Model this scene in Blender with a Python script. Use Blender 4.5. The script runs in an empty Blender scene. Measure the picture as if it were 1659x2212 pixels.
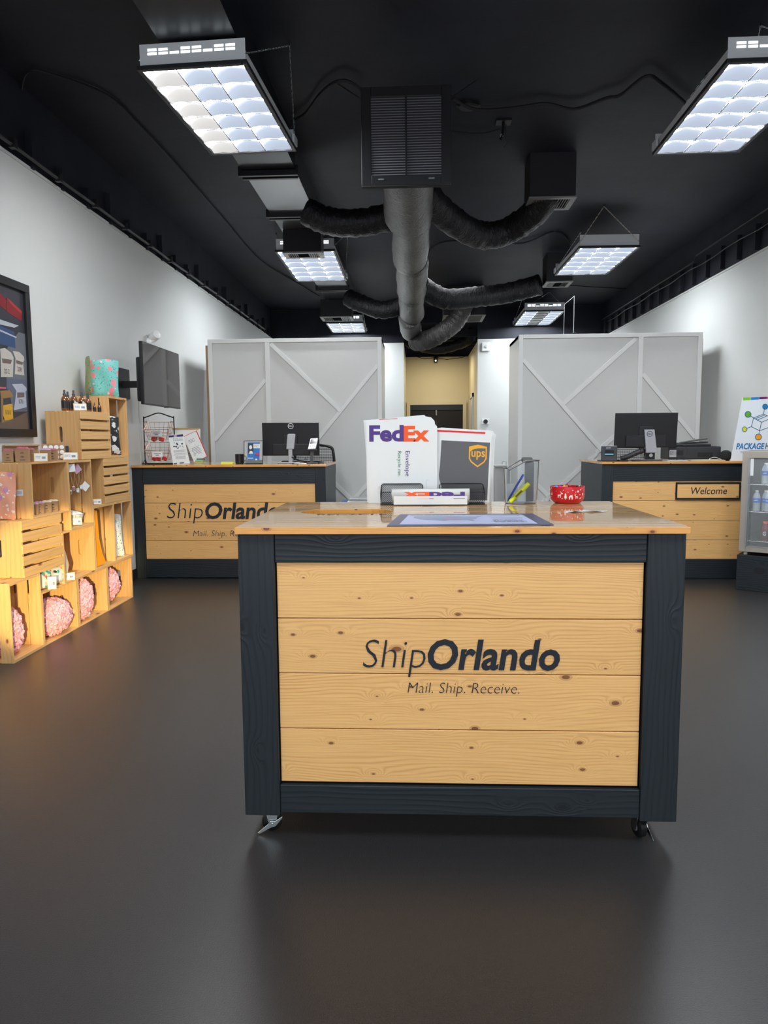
import bpy, bmesh, math, random
from mathutils import Vector, Matrix
random.seed(7)
C = bpy.context.scene.collection
scn = bpy.context.scene
R = math.radians
# ---------------------------------------------------------------- camera
F = 1540.0; CAMH = 1.35
def cam_axes(yaw=2.6, pitch=5.77, roll=.0075):
    y, p = R(yaw), R(pitch)
    f = Vector((-math.sin(y)*math.cos(p), math.cos(y)*math.cos(p), -math.sin(p)))
    r0 = Vector((math.cos(y), math.sin(y), 0)); u0 = r0.cross(f)
    return r0*math.cos(roll)-u0*math.sin(roll), u0*math.cos(roll)+r0*math.sin(roll), f
AR, AU, AF = cam_axes()
cd = bpy.data.cameras.new('camera'); cd.sensor_fit = 'HORIZONTAL'; cd.sensor_width = 36; cd.lens = F/1659*36
cd.clip_start = .05; cd.clip_end = 100
cam = bpy.data.objects.new('camera', cd); C.objects.link(cam)
cam.matrix_world = Matrix(((AR.x, AU.x, -AF.x, 0), (AR.y, AU.y, -AF.y, 0), (AR.z, AU.z, -AF.z, CAMH), (0, 0, 0, 1)))
scn.camera = cam
def P(px, py, ax, v):                       # point of the photograph on a known plane of the room
    d = AF*F+AR*(px-829.5)-AU*(py-1106); i = 'xyz'.index(ax)
    o = Vector((0, 0, CAMH)); return o+d*((v-o[i])/d[i])
# ---------------------------------------------------------------- world, lights, exposure
scn.view_settings.view_transform = 'Standard'; scn.view_settings.look = 'None'
scn.view_settings.gamma = 1; scn.view_settings.use_curve_mapping = False; scn.view_settings.exposure = -0.48
w = bpy.data.worlds.new('world'); scn.world = w; w.use_nodes = True
w.node_tree.nodes['Background'].inputs[0].default_value = (.75, .85, 1, 1)
w.node_tree.nodes['Background'].inputs[1].default_value = .9
def light(name, kind, loc, aim, energy, col, **k):
    l = bpy.data.lights.new(name, kind); l.energy = energy; l.color = col
    for a, b in k.items(): setattr(l, a, b)
    o = bpy.data.objects.new(name, l); C.objects.link(o); o.location = loc
    o.rotation_euler = (Vector(aim)-Vector(loc)).to_track_quat('-Z', 'Y').to_euler(); return o
light('storefront_daylight', 'AREA', (.4, -2.3, 1.9), (.4, 6, 1.4), 125, (.93, .96, 1), shape='RECTANGLE', size=5.4, size_y=2.5)
light('afternoon_sun_shaft', 'SPOT', (.2, -1.7, 1.3), (-2.47, 4.72, .43), 4300, (1, .79, .36), spot_size=R(8.6), spot_blend=.45, shadow_soft_size=.05)
light('hall_lamp', 'AREA', (.5, 15.4, 3.15), (.5, 15.6, 0), 26, (1, .86, .6), shape='RECTANGLE', size=.6, size_y=.6)
light('rear_fill_light', 'AREA', (.4, 10.6, 3.7), (.4, 10.6, 0), 22, (.95, .97, 1), shape='RECTANGLE', size=1.0, size_y=1.6)  # rear one is an added fill over the back of the room, without a fixture
# ---------------------------------------------------------------- materials
MATS = {}
def nodes(m): return m.node_tree.nodes, m.node_tree.links
def mat(name, col, rough=.6, metal=0, emit=0, coat=0, spec=.5, alpha=1, bump=0, bscale=60, trans=0, var=0, ior=1.45, vscale=3):
    if name in MATS: return MATS[name]
    m = bpy.data.materials.new(name); m.use_nodes = True; N, L = nodes(m); b = N['Principled BSDF']
    b.inputs['Base Color'].default_value = (*col, 1); b.inputs['Roughness'].default_value = rough
    b.inputs['Metallic'].default_value = metal; b.inputs['Coat Weight'].default_value = coat; b.inputs['Coat Roughness'].default_value = .36 if name == 'rubber_floor' else .04
    b.inputs['Specular IOR Level'].default_value = spec; b.inputs['Alpha'].default_value = alpha
    b.inputs['Transmission Weight'].default_value = trans; b.inputs['IOR'].default_value = ior
    if emit: b.inputs['Emission Color'].default_value = (*col, 1); b.inputs['Emission Strength'].default_value = emit
    tc = N.new('ShaderNodeTexCoord')
    if bump:
        n = N.new('ShaderNodeTexNoise'); n.inputs['Scale'].default_value = bscale; n.inputs['Detail'].default_value = 3
        L.new(tc.outputs['Object'], n.inputs['Vector']); bp = N.new('ShaderNodeBump'); bp.inputs['Strength'].default_value = bump; bp.inputs['Distance'].default_value = .004
        L.new(n.outputs['Fac'], bp.inputs['Height']); L.new(bp.outputs['Normal'], b.inputs['Normal'])
    if var:
        n = N.new('ShaderNodeTexNoise'); n.inputs['Scale'].default_value = vscale; n.inputs['Detail'].default_value = 5
        L.new(tc.outputs['Object'], n.inputs['Vector']); mx = N.new('ShaderNodeMix'); mx.data_type = 'RGBA'
        mx.inputs[6].default_value = (*[c*(1-var) for c in col], 1); mx.inputs[7].default_value = (*[min(1, c*(1+var)) for c in col], 1)
        L.new(n.outputs['Fac'], mx.inputs[0]); L.new(mx.outputs[2], b.inputs['Base Color'])
    MATS[name] = m; return m
def wood(name, axis, light_c, dark_c, knot_c, rough=.5, freq=55, coat=0, knots=1.0, bump=.15, relief=.002, kscale=5, ksel=.55, boards=0, spec=.5):
    """timber: growth rings run along axis and swell round the knots"""
    if name in MATS: return MATS[name]
    m = bpy.data.materials.new(name); m.use_nodes = True; N, L = nodes(m); b = N['Principled BSDF']
    def mth(op, a, c=None, v=None):
        n = N.new('ShaderNodeMath'); n.operation = op
        for i, q in enumerate((a, c, v)):
            if q is None: continue
            if isinstance(q, (int, float)): n.inputs[i].default_value = q
            else: L.new(q, n.inputs[i])
        return n.outputs[0]
    tc = N.new('ShaderNodeTexCoord'); oi = N.new('ShaderNodeObjectInfo')
    sp = N.new('ShaderNodeSeparateXYZ'); L.new(tc.outputs['Object'], sp.inputs[0])
    i = 'xyz'.index(axis); along = sp.outputs[i]; o1 = sp.outputs[(i+1) % 3]; o2 = sp.outputs[(i+2) % 3]
    rnd = mth('MULTIPLY', oi.outputs['Random'], 31.7)
    al = mth('ADD', along, rnd)
    def comb(x, y, z):
        c = N.new('ShaderNodeCombineXYZ')
        for k, q in enumerate((x, y, z)):
            if isinstance(q, (int, float)): c.inputs[k].default_value = q
            else: L.new(q, c.inputs[k])
        return c.outputs[0]
    # knots
    vv = comb(mth('MULTIPLY', al, kscale), mth('MULTIPLY', mth('ADD', mth('ADD', o1, o2), rnd), kscale*1.9), 0.0)
    vo = N.new('ShaderNodeTexVoronoi'); vo.voronoi_dimensions = '2D'; vo.inputs['Scale'].default_value = 1; L.new(vv, vo.inputs['Vector'])
    sc = N.new('ShaderNodeSeparateColor'); L.new(vo.outputs['Color'], sc.inputs[0])
    sel = mth('GREATER_THAN', sc.outputs[0], ksel)
    d = vo.outputs['Distance']
    near = mth('MULTIPLY', mth('EXPONENT', mth('MULTIPLY', mth('MULTIPLY', d, d), -26)), sel)
    size = mth('ADD', mth('MULTIPLY', mth('POWER', sc.outputs[1], 2.0), .075), .022)
    core = mth('MULTIPLY', mth('MULTIPLY', mth('LESS_THAN', d, size), sel), knots)
    halo = mth('MULTIPLY', mth('MULTIPLY', mth('LESS_THAN', d, mth('MULTIPLY', size, 1.7)), sel), knots*.35)
    # grain
    nz = N.new('ShaderNodeTexNoise'); nz.inputs['Scale'].default_value = 1; nz.inputs['Detail'].default_value = 2
    L.new(comb(mth('MULTIPLY', al, 1.3), mth('MULTIPLY', o1, 6), mth('MULTIPLY', o2, 6)), nz.inputs['Vector'])
    s = mth('ADD', mth('ADD', o1, o2), mth('MULTIPLY', nz.outputs['Fac'], .10))
    s = mth('ADD', s, mth('MULTIPLY', near, .05*knots))
    ring = mth('SINE', mth('MULTIPLY', s, freq*6.28))
    ring = mth('POWER', mth('MULTIPLY_ADD', ring, .5, .5), 2.2)
    nf = N.new('ShaderNodeTexNoise'); nf.inputs['Scale'].default_value = 1; nf.inputs['Detail'].default_value = 4
    L.new(comb(mth('MULTIPLY', al, 6), mth('MULTIPLY', o1, 230), mth('MULTIPLY', o2, 230)), nf.inputs['Vector'])
    nb = N.new('ShaderNodeTexNoise'); nb.inputs['Scale'].default_value = 1
    L.new(comb(mth('MULTIPLY', al, 1.6), mth('MULTIPLY', o1, 9), mth('MULTIPLY', o2, 9)), nb.inputs['Vector'])
    fac = mth('MULTIPLY', ring, mth('MULTIPLY_ADD', nb.outputs['Fac'], 1.3, -.2))
    fac = mth('ADD', mth('MULTIPLY', fac, .6), mth('MULTIPLY', mth('SUBTRACT', nf.outputs['Fac'], .45), .8))
    mx = N.new('ShaderNodeMix'); mx.data_type = 'RGBA'; mx.clamp_factor = True
    mx.inputs[6].default_value = (*light_c, 1); mx.inputs[7].default_value = (*dark_c, 1); L.new(fac, mx.inputs[0])
    kn = N.new('ShaderNodeMix'); kn.data_type = 'RGBA'; kn.clamp_factor = True; kn.inputs[7].default_value = (*knot_c, 1)
    L.new(mx.outputs[2], kn.inputs[6]); L.new(mth('ADD', core, halo), kn.inputs[0])
    hs = N.new('ShaderNodeHueSaturation'); L.new(kn.outputs[2], hs.inputs['Color'])
    L.new(mth('MULTIPLY_ADD', oi.outputs['Random'], .16, .92), hs.inputs['Value'])
    if boards:
        vb = mth('FLOOR', mth('MULTIPLY', o1, boards)); wn = N.new('ShaderNodeTexWhiteNoise'); wn.noise_dimensions = '1D'; L.new(vb, wn.inputs['W'])
        L.new(mth('MULTIPLY_ADD', wn.outputs['Value'], .35, .8), hs.inputs['Value'])
    L.new(hs.outputs[0], b.inputs['Base Color'])
    b.inputs['Roughness'].default_value = rough; b.inputs['Coat Weight'].default_value = coat; b.inputs['Coat Roughness'].default_value = .02; b.inputs['Specular IOR Level'].default_value = spec
    bp = N.new('ShaderNodeBump'); bp.inputs['Strength'].default_value = bump; bp.inputs['Distance'].default_value = relief
    L.new(mth('SUBTRACT', mth('MULTIPLY', ring, nb.outputs['Fac']), core), bp.inputs['Height']); L.new(bp.outputs['Normal'], b.inputs['Normal'])
    MATS[name] = m; return m
PINE = ((.84, .49, .185), (.50, .205, .055), (.24, .085, .03))
def pine(ax): return wood('pine_'+ax, ax, *PINE, rough=.42, freq=95, kscale=6.2, bump=.1)
def crate_wood(ax): return wood('crate_pine_'+ax, ax, (.74, .44, .18), (.53, .27, .095), (.22, .08, .03), rough=.6, freq=34, ksel=.8, kscale=3.6, bump=.06)
def black_wood(ax): return wood('black_stained_'+ax, ax, (.020, .026, .031), (.009, .012, .015), (.012, .015, .018), rough=.40, freq=52, knots=.9, bump=.32, relief=.0025, kscale=5, spec=.32)
glossy_top = wood('epoxy_topped_pine', 'x', (.66, .42, .20), (.30, .15, .06), (.12, .05, .02), rough=.04, freq=16, coat=0, spec=.22, bump=.0, kscale=2.5, boards=11)
edge_wood = wood('varnished_edge', 'x', (.82, .38, .09), (.42, .13, .025), (.2, .04, .01), rough=.25, freq=9, coat=.6, kscale=9, bump=.05)
wall_m = mat('wall_paint', (.63, .64, .63), .7, bump=.12, bscale=130)
white_m = mat('panel_paint', (.62, .62, .605), .34, bump=.03, bscale=30)
trimw = mat('panel_batten_paint', (.72, .72, .71), .34)
cream = mat('cream_paint', (.62, .56, .40), .7)
ceil_m = mat('black_ceiling_paint', (.018, .0195, .027), .62, spec=.22, var=.6, vscale=2.2, bump=.35, bscale=14)
black = mat('black_plastic', (.012, .012, .014), .35)
matte = mat('matte_black', (.009, .009, .012), .7)
bmetal = mat('black_metal', (.015, .015, .018), .4, metal=.3)
paper = mat('white_paper', (.78, .80, .80), .55)
white = mat('white_plastic', (.78, .78, .78), .35)
chrome = mat('zinc_steel', (.62, .68, .68), .25, metal=1)
silver = mat('silver_plastic', (.52, .52, .54), .3, metal=.7)
cardb = mat('kraft_card', (.36, .22, .12), .8)
ink = mat('black_ink', (.012, .017, .024), .5)
greyink = mat('grey_ink', (.25, .27, .32), .6)
red_m = mat('red_glaze', (.62, .008, .02), .25, coat=.5)
orange_m = mat('orange_card', (.85, .30, .01), .5)
# ---------------------------------------------------------------- mesh builder
class MB:
    def __init__(s, O=(0, 0, 0), U=(1, 0, 0), V=(0, 1, 0)):
        s.v, s.f, s.mi, s.cur = [], [], [], 0; s.frame(O, U, V)
    def frame(s, O, U, V):
        U = Vector(U); V = Vector(V); s.O, s.U, s.V, s.N = Vector(O), U, V, U.cross(V); return s
    def m(s, i): s.cur = i; return s
    def add(s, vs, fs):
        n = len(s.v)
        for q in vs: s.v.append(s.O+s.U*q[0]+s.V*q[1]+s.N*q[2])
        for f in fs: s.f.append([n+i for i in f]); s.mi.append(s.cur)
        return s
    def box(s, x0, y0, z0, x1, y1, z1):
        return s.add([(x0, y0, z0), (x1, y0, z0), (x1, y1, z0), (x0, y1, z0), (x0, y0, z1), (x1, y0, z1), (x1, y1, z1), (x0, y1, z1)],
                     [(0, 3, 2, 1), (4, 5, 6, 7), (0, 1, 5, 4), (1, 2, 6, 5), (2, 3, 7, 6), (3, 0, 4, 7)])
    def poly(s, pts, z=0, d=0):
        n = len(pts)
        if not d: return s.add([(a, b, z) for a, b in pts], [tuple(range(n))])
        return s.add([(a, b, z) for a, b in pts]+[(a, b, z+d) for a, b in pts],
                     [tuple(range(n))[::-1], tuple(range(n, 2*n))]+[(i, (i+1) % n, n+(i+1) % n, n+i) for i in range(n)])
    def tube(s, pts, r, n=8, caps=True, closed=False):
        pts = [Vector(p) for p in pts]; k = len(pts); vs, fs = [], []; rr = r if isinstance(r, (list, tuple)) else [r]*k
        up = None
        for i, p in enumerate(pts):
            if closed: t = (pts[(i+1) % k]-pts[i-1]).normalized()
            else: t = (pts[min(i+1, k-1)]-pts[max(i-1, 0)]).normalized()
            if up is None: up = Vector((0, 0, 1)) if abs(t.z) < .9 else Vector((1, 0, 0))
            a = t.cross(up).normalized(); b2 = a.cross(t).normalized(); up = b2
            for j in range(n):
                q = 2*math.pi*j/n; vs.append(p+a*math.cos(q)*rr[i]+b2*math.sin(q)*rr[i])
        for i in range(k if closed else k-1):
            for j in range(n):
                a0 = i*n+j; a1 = i*n+(j+1) % n; c0 = ((i+1) % k)*n+j; c1 = ((i+1) % k)*n+(j+1) % n
                fs.append((a0, a1, c1, c0))
        if caps and not closed: fs.append(tuple(range(n))[::-1]); fs.append(tuple(range((k-1)*n, k*n)))
        return s.add(vs, fs)
    def lathe(s, prof, c=(0, 0, 0), n=24, axis='z', sx=1, sy=1):
        vs, fs = [], []; k = len(prof)
        for r, h in prof:
            for j in range(n):
                q = 2*math.pi*j/n; a, b = r*math.cos(q)*sx, r*math.sin(q)*sy
                p = {'z': (a, b, h), 'y': (b, h, a), 'x': (h, a, b)}[axis]
                vs.append((p[0]+c[0], p[1]+c[1], p[2]+c[2]))
        for i in range(k-1):
            for j in range(n): fs.append((i*n+j, i*n+(j+1) % n, (i+1)*n+(j+1) % n, (i+1)*n+j))
        fs.append(tuple(range(n))[::-1]); fs.append(tuple(range((k-1)*n, k*n)))
        return s.add(vs, fs)
    def slab_hole(s, x0, y0, x1, y1, cx, cy, w, h, z0, z1, n=24):
        """slab with a stadium-shaped slot"""
        inn, out = [], []; r = min(w, h)/2
        for j in range(n):
            q = 2*math.pi*(j+.5)/n; c, t = math.cos(q), math.sin(q)
            inn.append((cx+(w/2-r)*(1 if c > 0 else -1)+r*c, cy+(h/2-r)*(1 if t > 0 else -1)+r*t))
            k = 1/max(abs(c), abs(t)); a, b = c*k, t*k
            out.append((cx+(a*(x1-cx) if a > 0 else -a*(x0-cx)), cy+(b*(y1-cy) if b > 0 else -b*(y0-cy))))
        for c4 in ((x0, y0), (x1, y0), (x1, y1), (x0, y1)):   # snap the nearest ring point to each corner
            i = min(range(n), key=lambda t: (out[t][0]-c4[0])**2+(out[t][1]-c4[1])**2); out[i] = c4
        vs = [(a, b, z) for z in (z0, z1) for L_ in (out, inn) for a, b in L_]; fs = []
        for j in range(n):
            k = (j+1) % n
            fs += [(j, k, n+k, n+j)[::-1], (2*n+j, 2*n+k, 3*n+k, 3*n+j), (j, k, 2*n+k, 2*n+j), (n+j, n+k, 3*n+k, 3*n+j)[::-1]]
        return s.add(vs, fs)
    def build(s, name, m, parent=None, smooth=False, bevel=0, world=False, kind=None):
        me = bpy.data.meshes.new(name); off = parent_loc(parent) if (world and parent) else Vector((0, 0, 0))
        me.from_pydata([tuple(v-off) for v in s.v], [], s.f)
        for q in (m if isinstance(m, (list, tuple)) else [m]): me.materials.append(q)
        me.polygons.foreach_set('material_index', s.mi)
        bm = bmesh.new(); bm.from_mesh(me); bmesh.ops.recalc_face_normals(bm, faces=bm.faces); bm.to_mesh(me); bm.free()
        if smooth:
            me.polygons.foreach_set('use_smooth', [True]*len(me.polygons)); me.set_sharp_from_angle(angle=R(42))
        o = bpy.data.objects.new(name, me); C.objects.link(o)
        if parent: o.parent = parent
        if bevel:
            b = o.modifiers.new('bevel', 'BEVEL'); b.width = bevel; b.segments = 2; b.limit_method = 'ANGLE'; b.angle_limit = R(50)
        if kind: o['kind'] = kind
        return o
def parent_loc(o):
    l = Vector((0, 0, 0))
    while o: l += Vector(o.location); o = o.parent
    return l
def tag(o, label, cat, group=None):
    o['label'] = label; o['category'] = cat
    if group: o['group'] = group
    return o
def thing(name, label, cat, loc=(0, 0, 0), rot=(0, 0, 0), group=None):
    o = bpy.data.objects.new(name, None); C.objects.link(o); o.location = loc; o.rotation_euler = rot
    o.empty_display_size = .05; return tag(o, label, cat, group)
def struct(o): o['kind'] = 'structure'; return o
def dup(root, loc=None, rot=None, label=None, group=None):
    r = root.copy(); C.objects.link(r)
    if loc is not None: r.location = loc
    if rot is not None: r.rotation_euler = rot
    if label: r['label'] = label
    if group: r['group'] = group
    def rec(a, b):
        for ch in list(a.children):
            c = ch.copy(); C.objects.link(c); c.parent = b; rec(ch, c)
    rec(root, r); return r
def text(body, O, U, V, w, h, m, parent=None, off=0, shear=0, name='lettering', align='l', eps=.0006):
    """lettering w wide and h tall (h None: in proportion) whose lower left corner is O; U and V are unit vectors"""
    c = bpy.data.curves.new('txt', 'FONT'); c.body = body; c.size = 1; c.offset = off; c.shear = shear; c.resolution_u = 3
    t = bpy.data.objects.new('txt', c); C.objects.link(t); bpy.context.view_layer.update()
    dg = bpy.context.evaluated_depsgraph_get(); me = bpy.data.meshes.new_from_object(t.evaluated_get(dg))
    bpy.data.objects.remove(t)
    if not len(me.vertices): return None
    xs = [v.co.x for v in me.vertices]; ys = [v.co.y for v in me.vertices]
    x0, x1, y0, y1 = min(xs), max(xs), min(ys), max(ys); sx = w/(x1-x0); sy = (h/(y1-y0)) if h else sx
    O, U, V = Vector(O), Vector(U), Vector(V); N_ = U.cross(V).normalized(); off3 = parent_loc(parent) if parent else Vector((0, 0, 0))
    for v in me.vertices:
        v.co = O+U*((v.co.x-x0)*sx)+V*((v.co.y-y0)*sy)+N_*eps-off3
    me.name = name; me.materials.clear(); me.materials.append(m)
    o = bpy.data.objects.new(name, me); C.objects.link(o)
    if parent: o.parent = parent
    return o
def scribble(mb, x0, y0, x1, y1, rows, z, fill=.8):
    """rows of print too small to read"""
    hh = (y1-y0)/rows
    for i in range(rows):
        x = x0
        while x < x1-(x1-x0)*.05:
            l = (x1-x0)*random.uniform(.06, .2); l = min(l, x1-x)
            if random.random() < .93: mb.poly([(x, y0+i*hh+hh*.3), (x+l*fill, y0+i*hh+hh*.3), (x+l*fill, y0+i*hh+hh*.75), (x, y0+i*hh+hh*.75)], z)
            x += l
X, Y, Z = Vector((1, 0, 0)), Vector((0, 1, 0)), Vector((0, 0, 1))
# ================================================================ setting
WL, WR, HW, HC = -2.78, 3.53, 3.28, 3.88
floor_m = mat('rubber_floor', (.011, .011, .015), .5, bump=3.0, bscale=260, spec=.7, coat=.85)
struct(MB().box(-3.0, -2.6, -.1, 3.8, 17, 0).build('floor', floor_m))
struct(MB().box(-3.0, -2.6, HC, 3.8, 14.0, HC+.1).build('ceiling', ceil_m))
struct(MB().box(WL-.12, -2.6, 0, WL, 14.1, HW+.035).build('wall_left', wall_m))
struct(MB().box(WR, -2.6, 0, WR+.12, 14.1, HW-.03).build('wall_right', wall_m))
upL = struct(MB().box(WL-.12, -2.6, HW+.035, WL-.02, 14.1, HC).build('wall_left_upper', ceil_m))
upR = struct(MB().box(WR+.02, -2.6, HW-.03, WR+.12, 14.1, HC).build('wall_right_upper', ceil_m))
struct(MB().box(WL-.03, -2.6, HW+.025, WL+.012, 14.0, HW+.045).build('trim_1', wall_m))
struct(MB().box(WR-.012, -2.6, HW-.05, WR+.03, 14.0, HW-.03).build('trim_2', wall_m))
struct(MB().box(WL, 2.0, 0, WL+.012, 14.0, .1).build('baseboard_left', matte))
struct(MB().box(WR-.012, 2.0, 0, WR, 14.0, .1).build('baseboard_right', matte))
# storefront behind the camera: opening between piers
struct(MB().box(-3.0, -2.72, 0, -2.35, -2.6, HC).box(3.15, -2.72, 0, 3.8, -2.6, HC).box(-2.35, -2.72, 3.2, 3.15, -2.6, HC).box(-2.35, -2.72, 0, 3.15, -2.6, .25).build('wall_front', wall_m))
# rear wall with hall opening
HX0, HX1 = -.23, 1.19
struct(MB().box(-2.87, 14, 0, HX0, 14.12, HW-.07).build('wall_rear_left', wall_m))
struct(MB().box(HX1, 14, 0, 3.65, 14.12, HW-.02).build('wall_rear_right', wall_m))
struct(MB().box(-2.87, 14.02, HW-.07, HX0, 14.12, HC).box(HX1, 14.02, HW-.02, 3.65, 14.12, HC).box(HX0, 14.02, HW+.3, HX1, 14.12, HC).build('wall_rear_upper', ceil_m))
struct(MB().box(HX0-.12, 14.12, 0, HX0, 16.5, HW-.05).build('wall_hall_left', cream))
struct(MB().box(HX1, 14.12, 0, HX1+.12, 16.5, HW-.05).build('wall_hall_right', cream))
struct(MB().box(-2, 16.5, 0, 3, 16.62, HW-.06).build('wall_hall_rear', cream))
struct(MB().box(-2.9, 14.0, HC-.02, 3.7, 17, HC+.1).build('ceiling_hall', ceil_m))
struct(MB().box(-2.9, 16.62, 2.5, 3.7, 17, HC).build('wall_hall_far', ceil_m))
for i, yy in enumerate((14.35, 14.9, 15.45, 16.0)):
    struct(MB().box(-.6, yy, 3.36, 1.7, yy+.06, 3.5).build('trim_%d' % (i+3), matte))
# hall door with its frame
dr = thing('door_1', '', '', (.45, 16.5, 0)); del dr['label']; del dr['category']; struct(dr)
MB().box(-.66, -.05, 0, -.58, -.001, 2.14).box(.62, -.05, 0, .70, -.001, 2.14).build('door_jamb', cream, dr)
MB().box(-.66, -.05, 2.141, .70, -.001, 2.21).build('door_head', cream, dr)
MB().box(-.58, -.03, 0, .02, -.005, 2.14).build('door_leaf', matte, dr, bevel=.004)
MB().box(.025, -.03, 0, .62, -.005, 2.14).build('door_leaf', matte, dr, bevel=.004)
MB().box(.0, -.06, 1.9, .03, -.03, 2.02).build('door_closer', greyink, dr)
MB().box(-.58, -.045, 2.02, .62, -.03, 2.14).build('door_header', ink, dr)
d2 = thing('door_2', '', '', (HX1, 15.3, 0)); del d2['label']; del d2['category']; struct(d2)
MB().box(-.03, -.42, 0, .0, -.34, 2.3).box(-.03, .34, 0, 0, .42, 2.3).box(-.03, -.42, 2.22, 0, .42, 2.3).build('door_frame', white_m, d2)
MB().box(-.012, -.34, 0, -.002, .34, 2.22).build('door_leaf', white_m, d2)
# black framing blocks and conduits in the bands above both walls
for i in range(26):
    y = 2.6+i*.44
    MB().box(WL-.02, y, HW+.036, WL+.03, y+.04, HW+.2+.1*(i % 3 == 0)).build('framing_block', ceil_m, upL)
for i in range(18):
    y = 6.5+i*.42
    MB().box(WR-.03, y, HW+.0, WR+.02, y+.04, HW+.26).build('framing_block', ceil_m, upR)
def pipe(name, pts, r, label, cat, m=bmetal, clips=0):
    t = thing(name, label, cat, pts[0])
    MB().tube(pts, r).build('tube', m, t, smooth=True, world=True)
    for i in range(1, len(pts)-1):
        if clips and i % clips == 0:
            p = Vector(pts[i]); d = r*1.5; MB().box(p.x-d, p.y-d, p.z-d, p.x+d, p.y+d, p.z+d*2).build('clip', m, t, world=True)
    return t
pipe('conduit', [(WL+.068, 4.3+i*.62, HW+.065+.004*(i % 2)) for i in range(15)], .014, 'black conduit clipped along the top edge of the left wall', 'pipe', clips=1)
pipe('conduit', [(WR-.045, 6.6, 3.60), (WR-.045, 9.3, 3.60), (WR-.045, 9.35, 3.54), (WR-.045, 13.8, 3.56)], .010, 'upper thin black conduit along the band above the right wall', 'pipe')
pipe('conduit', [(WR-.045, 6.6+i*.36, 3.46+.012*math.sin(i*1.7)) for i in range(20)], .007, 'lower sagging black cable along the band above the right wall', 'cable')
# ================================================================ partitions behind the counters
def partition(label, x0, x1, zt, diags, mid, sidex, sgn):
    t = thing('partition_wall', label, 'partition', ((x0+x1)/2, 8.6, 0)); yb = 9.45
    MB().box(x0, 8.6, 0, x1, 8.64, zt).build('front_panel', white_m, t, world=True)
    if sgn > 0: MB().box(x1-.04, 8.64, 0, x1, yb, zt).build('side_panel', white_m, t, world=True)
    else: MB().box(x0, 8.64, 0, x0+.04, yb, zt).build('side_panel', white_m, t, world=True)
    MB().box(x0, 8.64, zt-.04, x1, yb, zt).build('top_panel', white_m, t, world=True)
    if sgn > 0: MB().box(x0-.05, 8.66, 0, x0, 8.70, zt-.06).build('edge_strip', cardb, t, world=True)
    else: MB().box(x1, 8.66, 0, x1+.035, 8.70, zt-.06).build('edge_strip', cardb, t, world=True)
    f = lambda a, b, c, d: MB().box(a, 8.578, b, c, 8.6, d).build('batten', trimw, t, world=True, bevel=.002)
    f(x0, 0, x0+.05, zt); f(x1-.05, 0, x1, zt); f(x0+.05, zt-.045, x1-.05, zt); f(mid-.028, 0, mid+.028, zt-.045)
    for kk, (ax, az, bx, bz) in enumerate(diags):
        d = Vector((bx-ax, 0, bz-az)); l = d.length; d.normalize()
        MB((ax, 8.6, az), d, Vector((-d.z, 0, d.x))).box(0, -.024, 0, l, .024, (.0205, .019, .018, .0175, .0165, .0155)[kk]).build('batten', trimw, t, world=True, bevel=.002)
    return t
partition('left grey wall panel with diagonal battens behind the left counter', -2.487, -.405, 2.56,
          [(-1.73, 2.5, -.90, 1.70), (-.45, 2.24, -1.74, .70), (-1.80, 2.08, -2.44, 1.36), (-1.5, 1.34, -.45, .30), (-.455, .97, -1.1, .25)], -1.77, 1, 1)
partition('right grey wall panel with diagonal battens behind the right counter', 1.21, 3.325, 2.565,
          [(1.26, 2.28, 2.60, .75), (2.56, 2.50, 1.72, 1.74), (2.65, 2.10, 3.28, 1.35), (2.13, 1.18, 2.6, 1.6), (2.14, 1.17, 1.40, .48), (1.28, .96, 1.9, .36)], 2.62, 1, -1)
# rear wall fittings
t = thing('motion_sensor', 'round white sensor high on the rear wall right of the hall', 'sensor', (1.345, 13.98, 3.11))
MB((0, 0, 0), X, Z).box(-.085, -.085, 0, .085, .085, .03).build('housing', white, t, bevel=.02)
MB((0, 0, .03), X, Z).lathe([(.03, .03), (.028, .045), (.0, .05)], (0, 0, -.0)).build('lens', wall_m, t, smooth=True).location = (0, -.0, -.03)
t = thing('thermostat', 'round black thermostat on a white plate beside the hall', 'thermostat', (1.345, 13.98, 1.69))
MB((0, 0, 0), X, Z).box(-.075, -.055, 0, .075, .055, .012).build('wall_plate', white, t, bevel=.004)
MB((0, 0, 0), X, Z).lathe([(.042, .012), (.042, .03), (.038, .036), (.0, .037)]).build('dial', black, t, smooth=True)
t = thing('security_camera', 'small black camera hanging over the hall doorway', 'camera', (.45, 16.42, 3.2))
MB().lathe([(.035, -.12), (.05, -.06), (.05, .0), (.03, .03)]).build('housing', black, t, smooth=True)
MB((0, -.04, -.08), X, Z).lathe([(.025, 0), (.02, .02)]).build('lens', chrome, t)
pipe('cable', [(-.05, 16.44, 3.24), (.2, 16.44, 3.17), (.45, 16.44, 3.2), (.7, 16.44, 3.15), (1.05, 16.44, 3.19), (1.15, 16.44, 3.23)], .006, 'thin black cable draped over the hall doorway', 'cable')
t = thing('wall_shelf', 'small white ledge with a handle on the wall beyond the pitcher', 'shelf', (1.12, 9.7, .98))
MB().box(-.07, -.1, 0, .10, .1, .022).build('ledge', white_m, t, bevel=.004)
MB().tube([(.03, -.1, .03), (.03, -.1, .07), (.08, -.1, .07), (.08, -.1, .03)], .004).build('handle', chrome, t)
MB().box(-.06, -.06, -.5, .10, .1, 0).build('cabinet', white_m, t)
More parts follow.
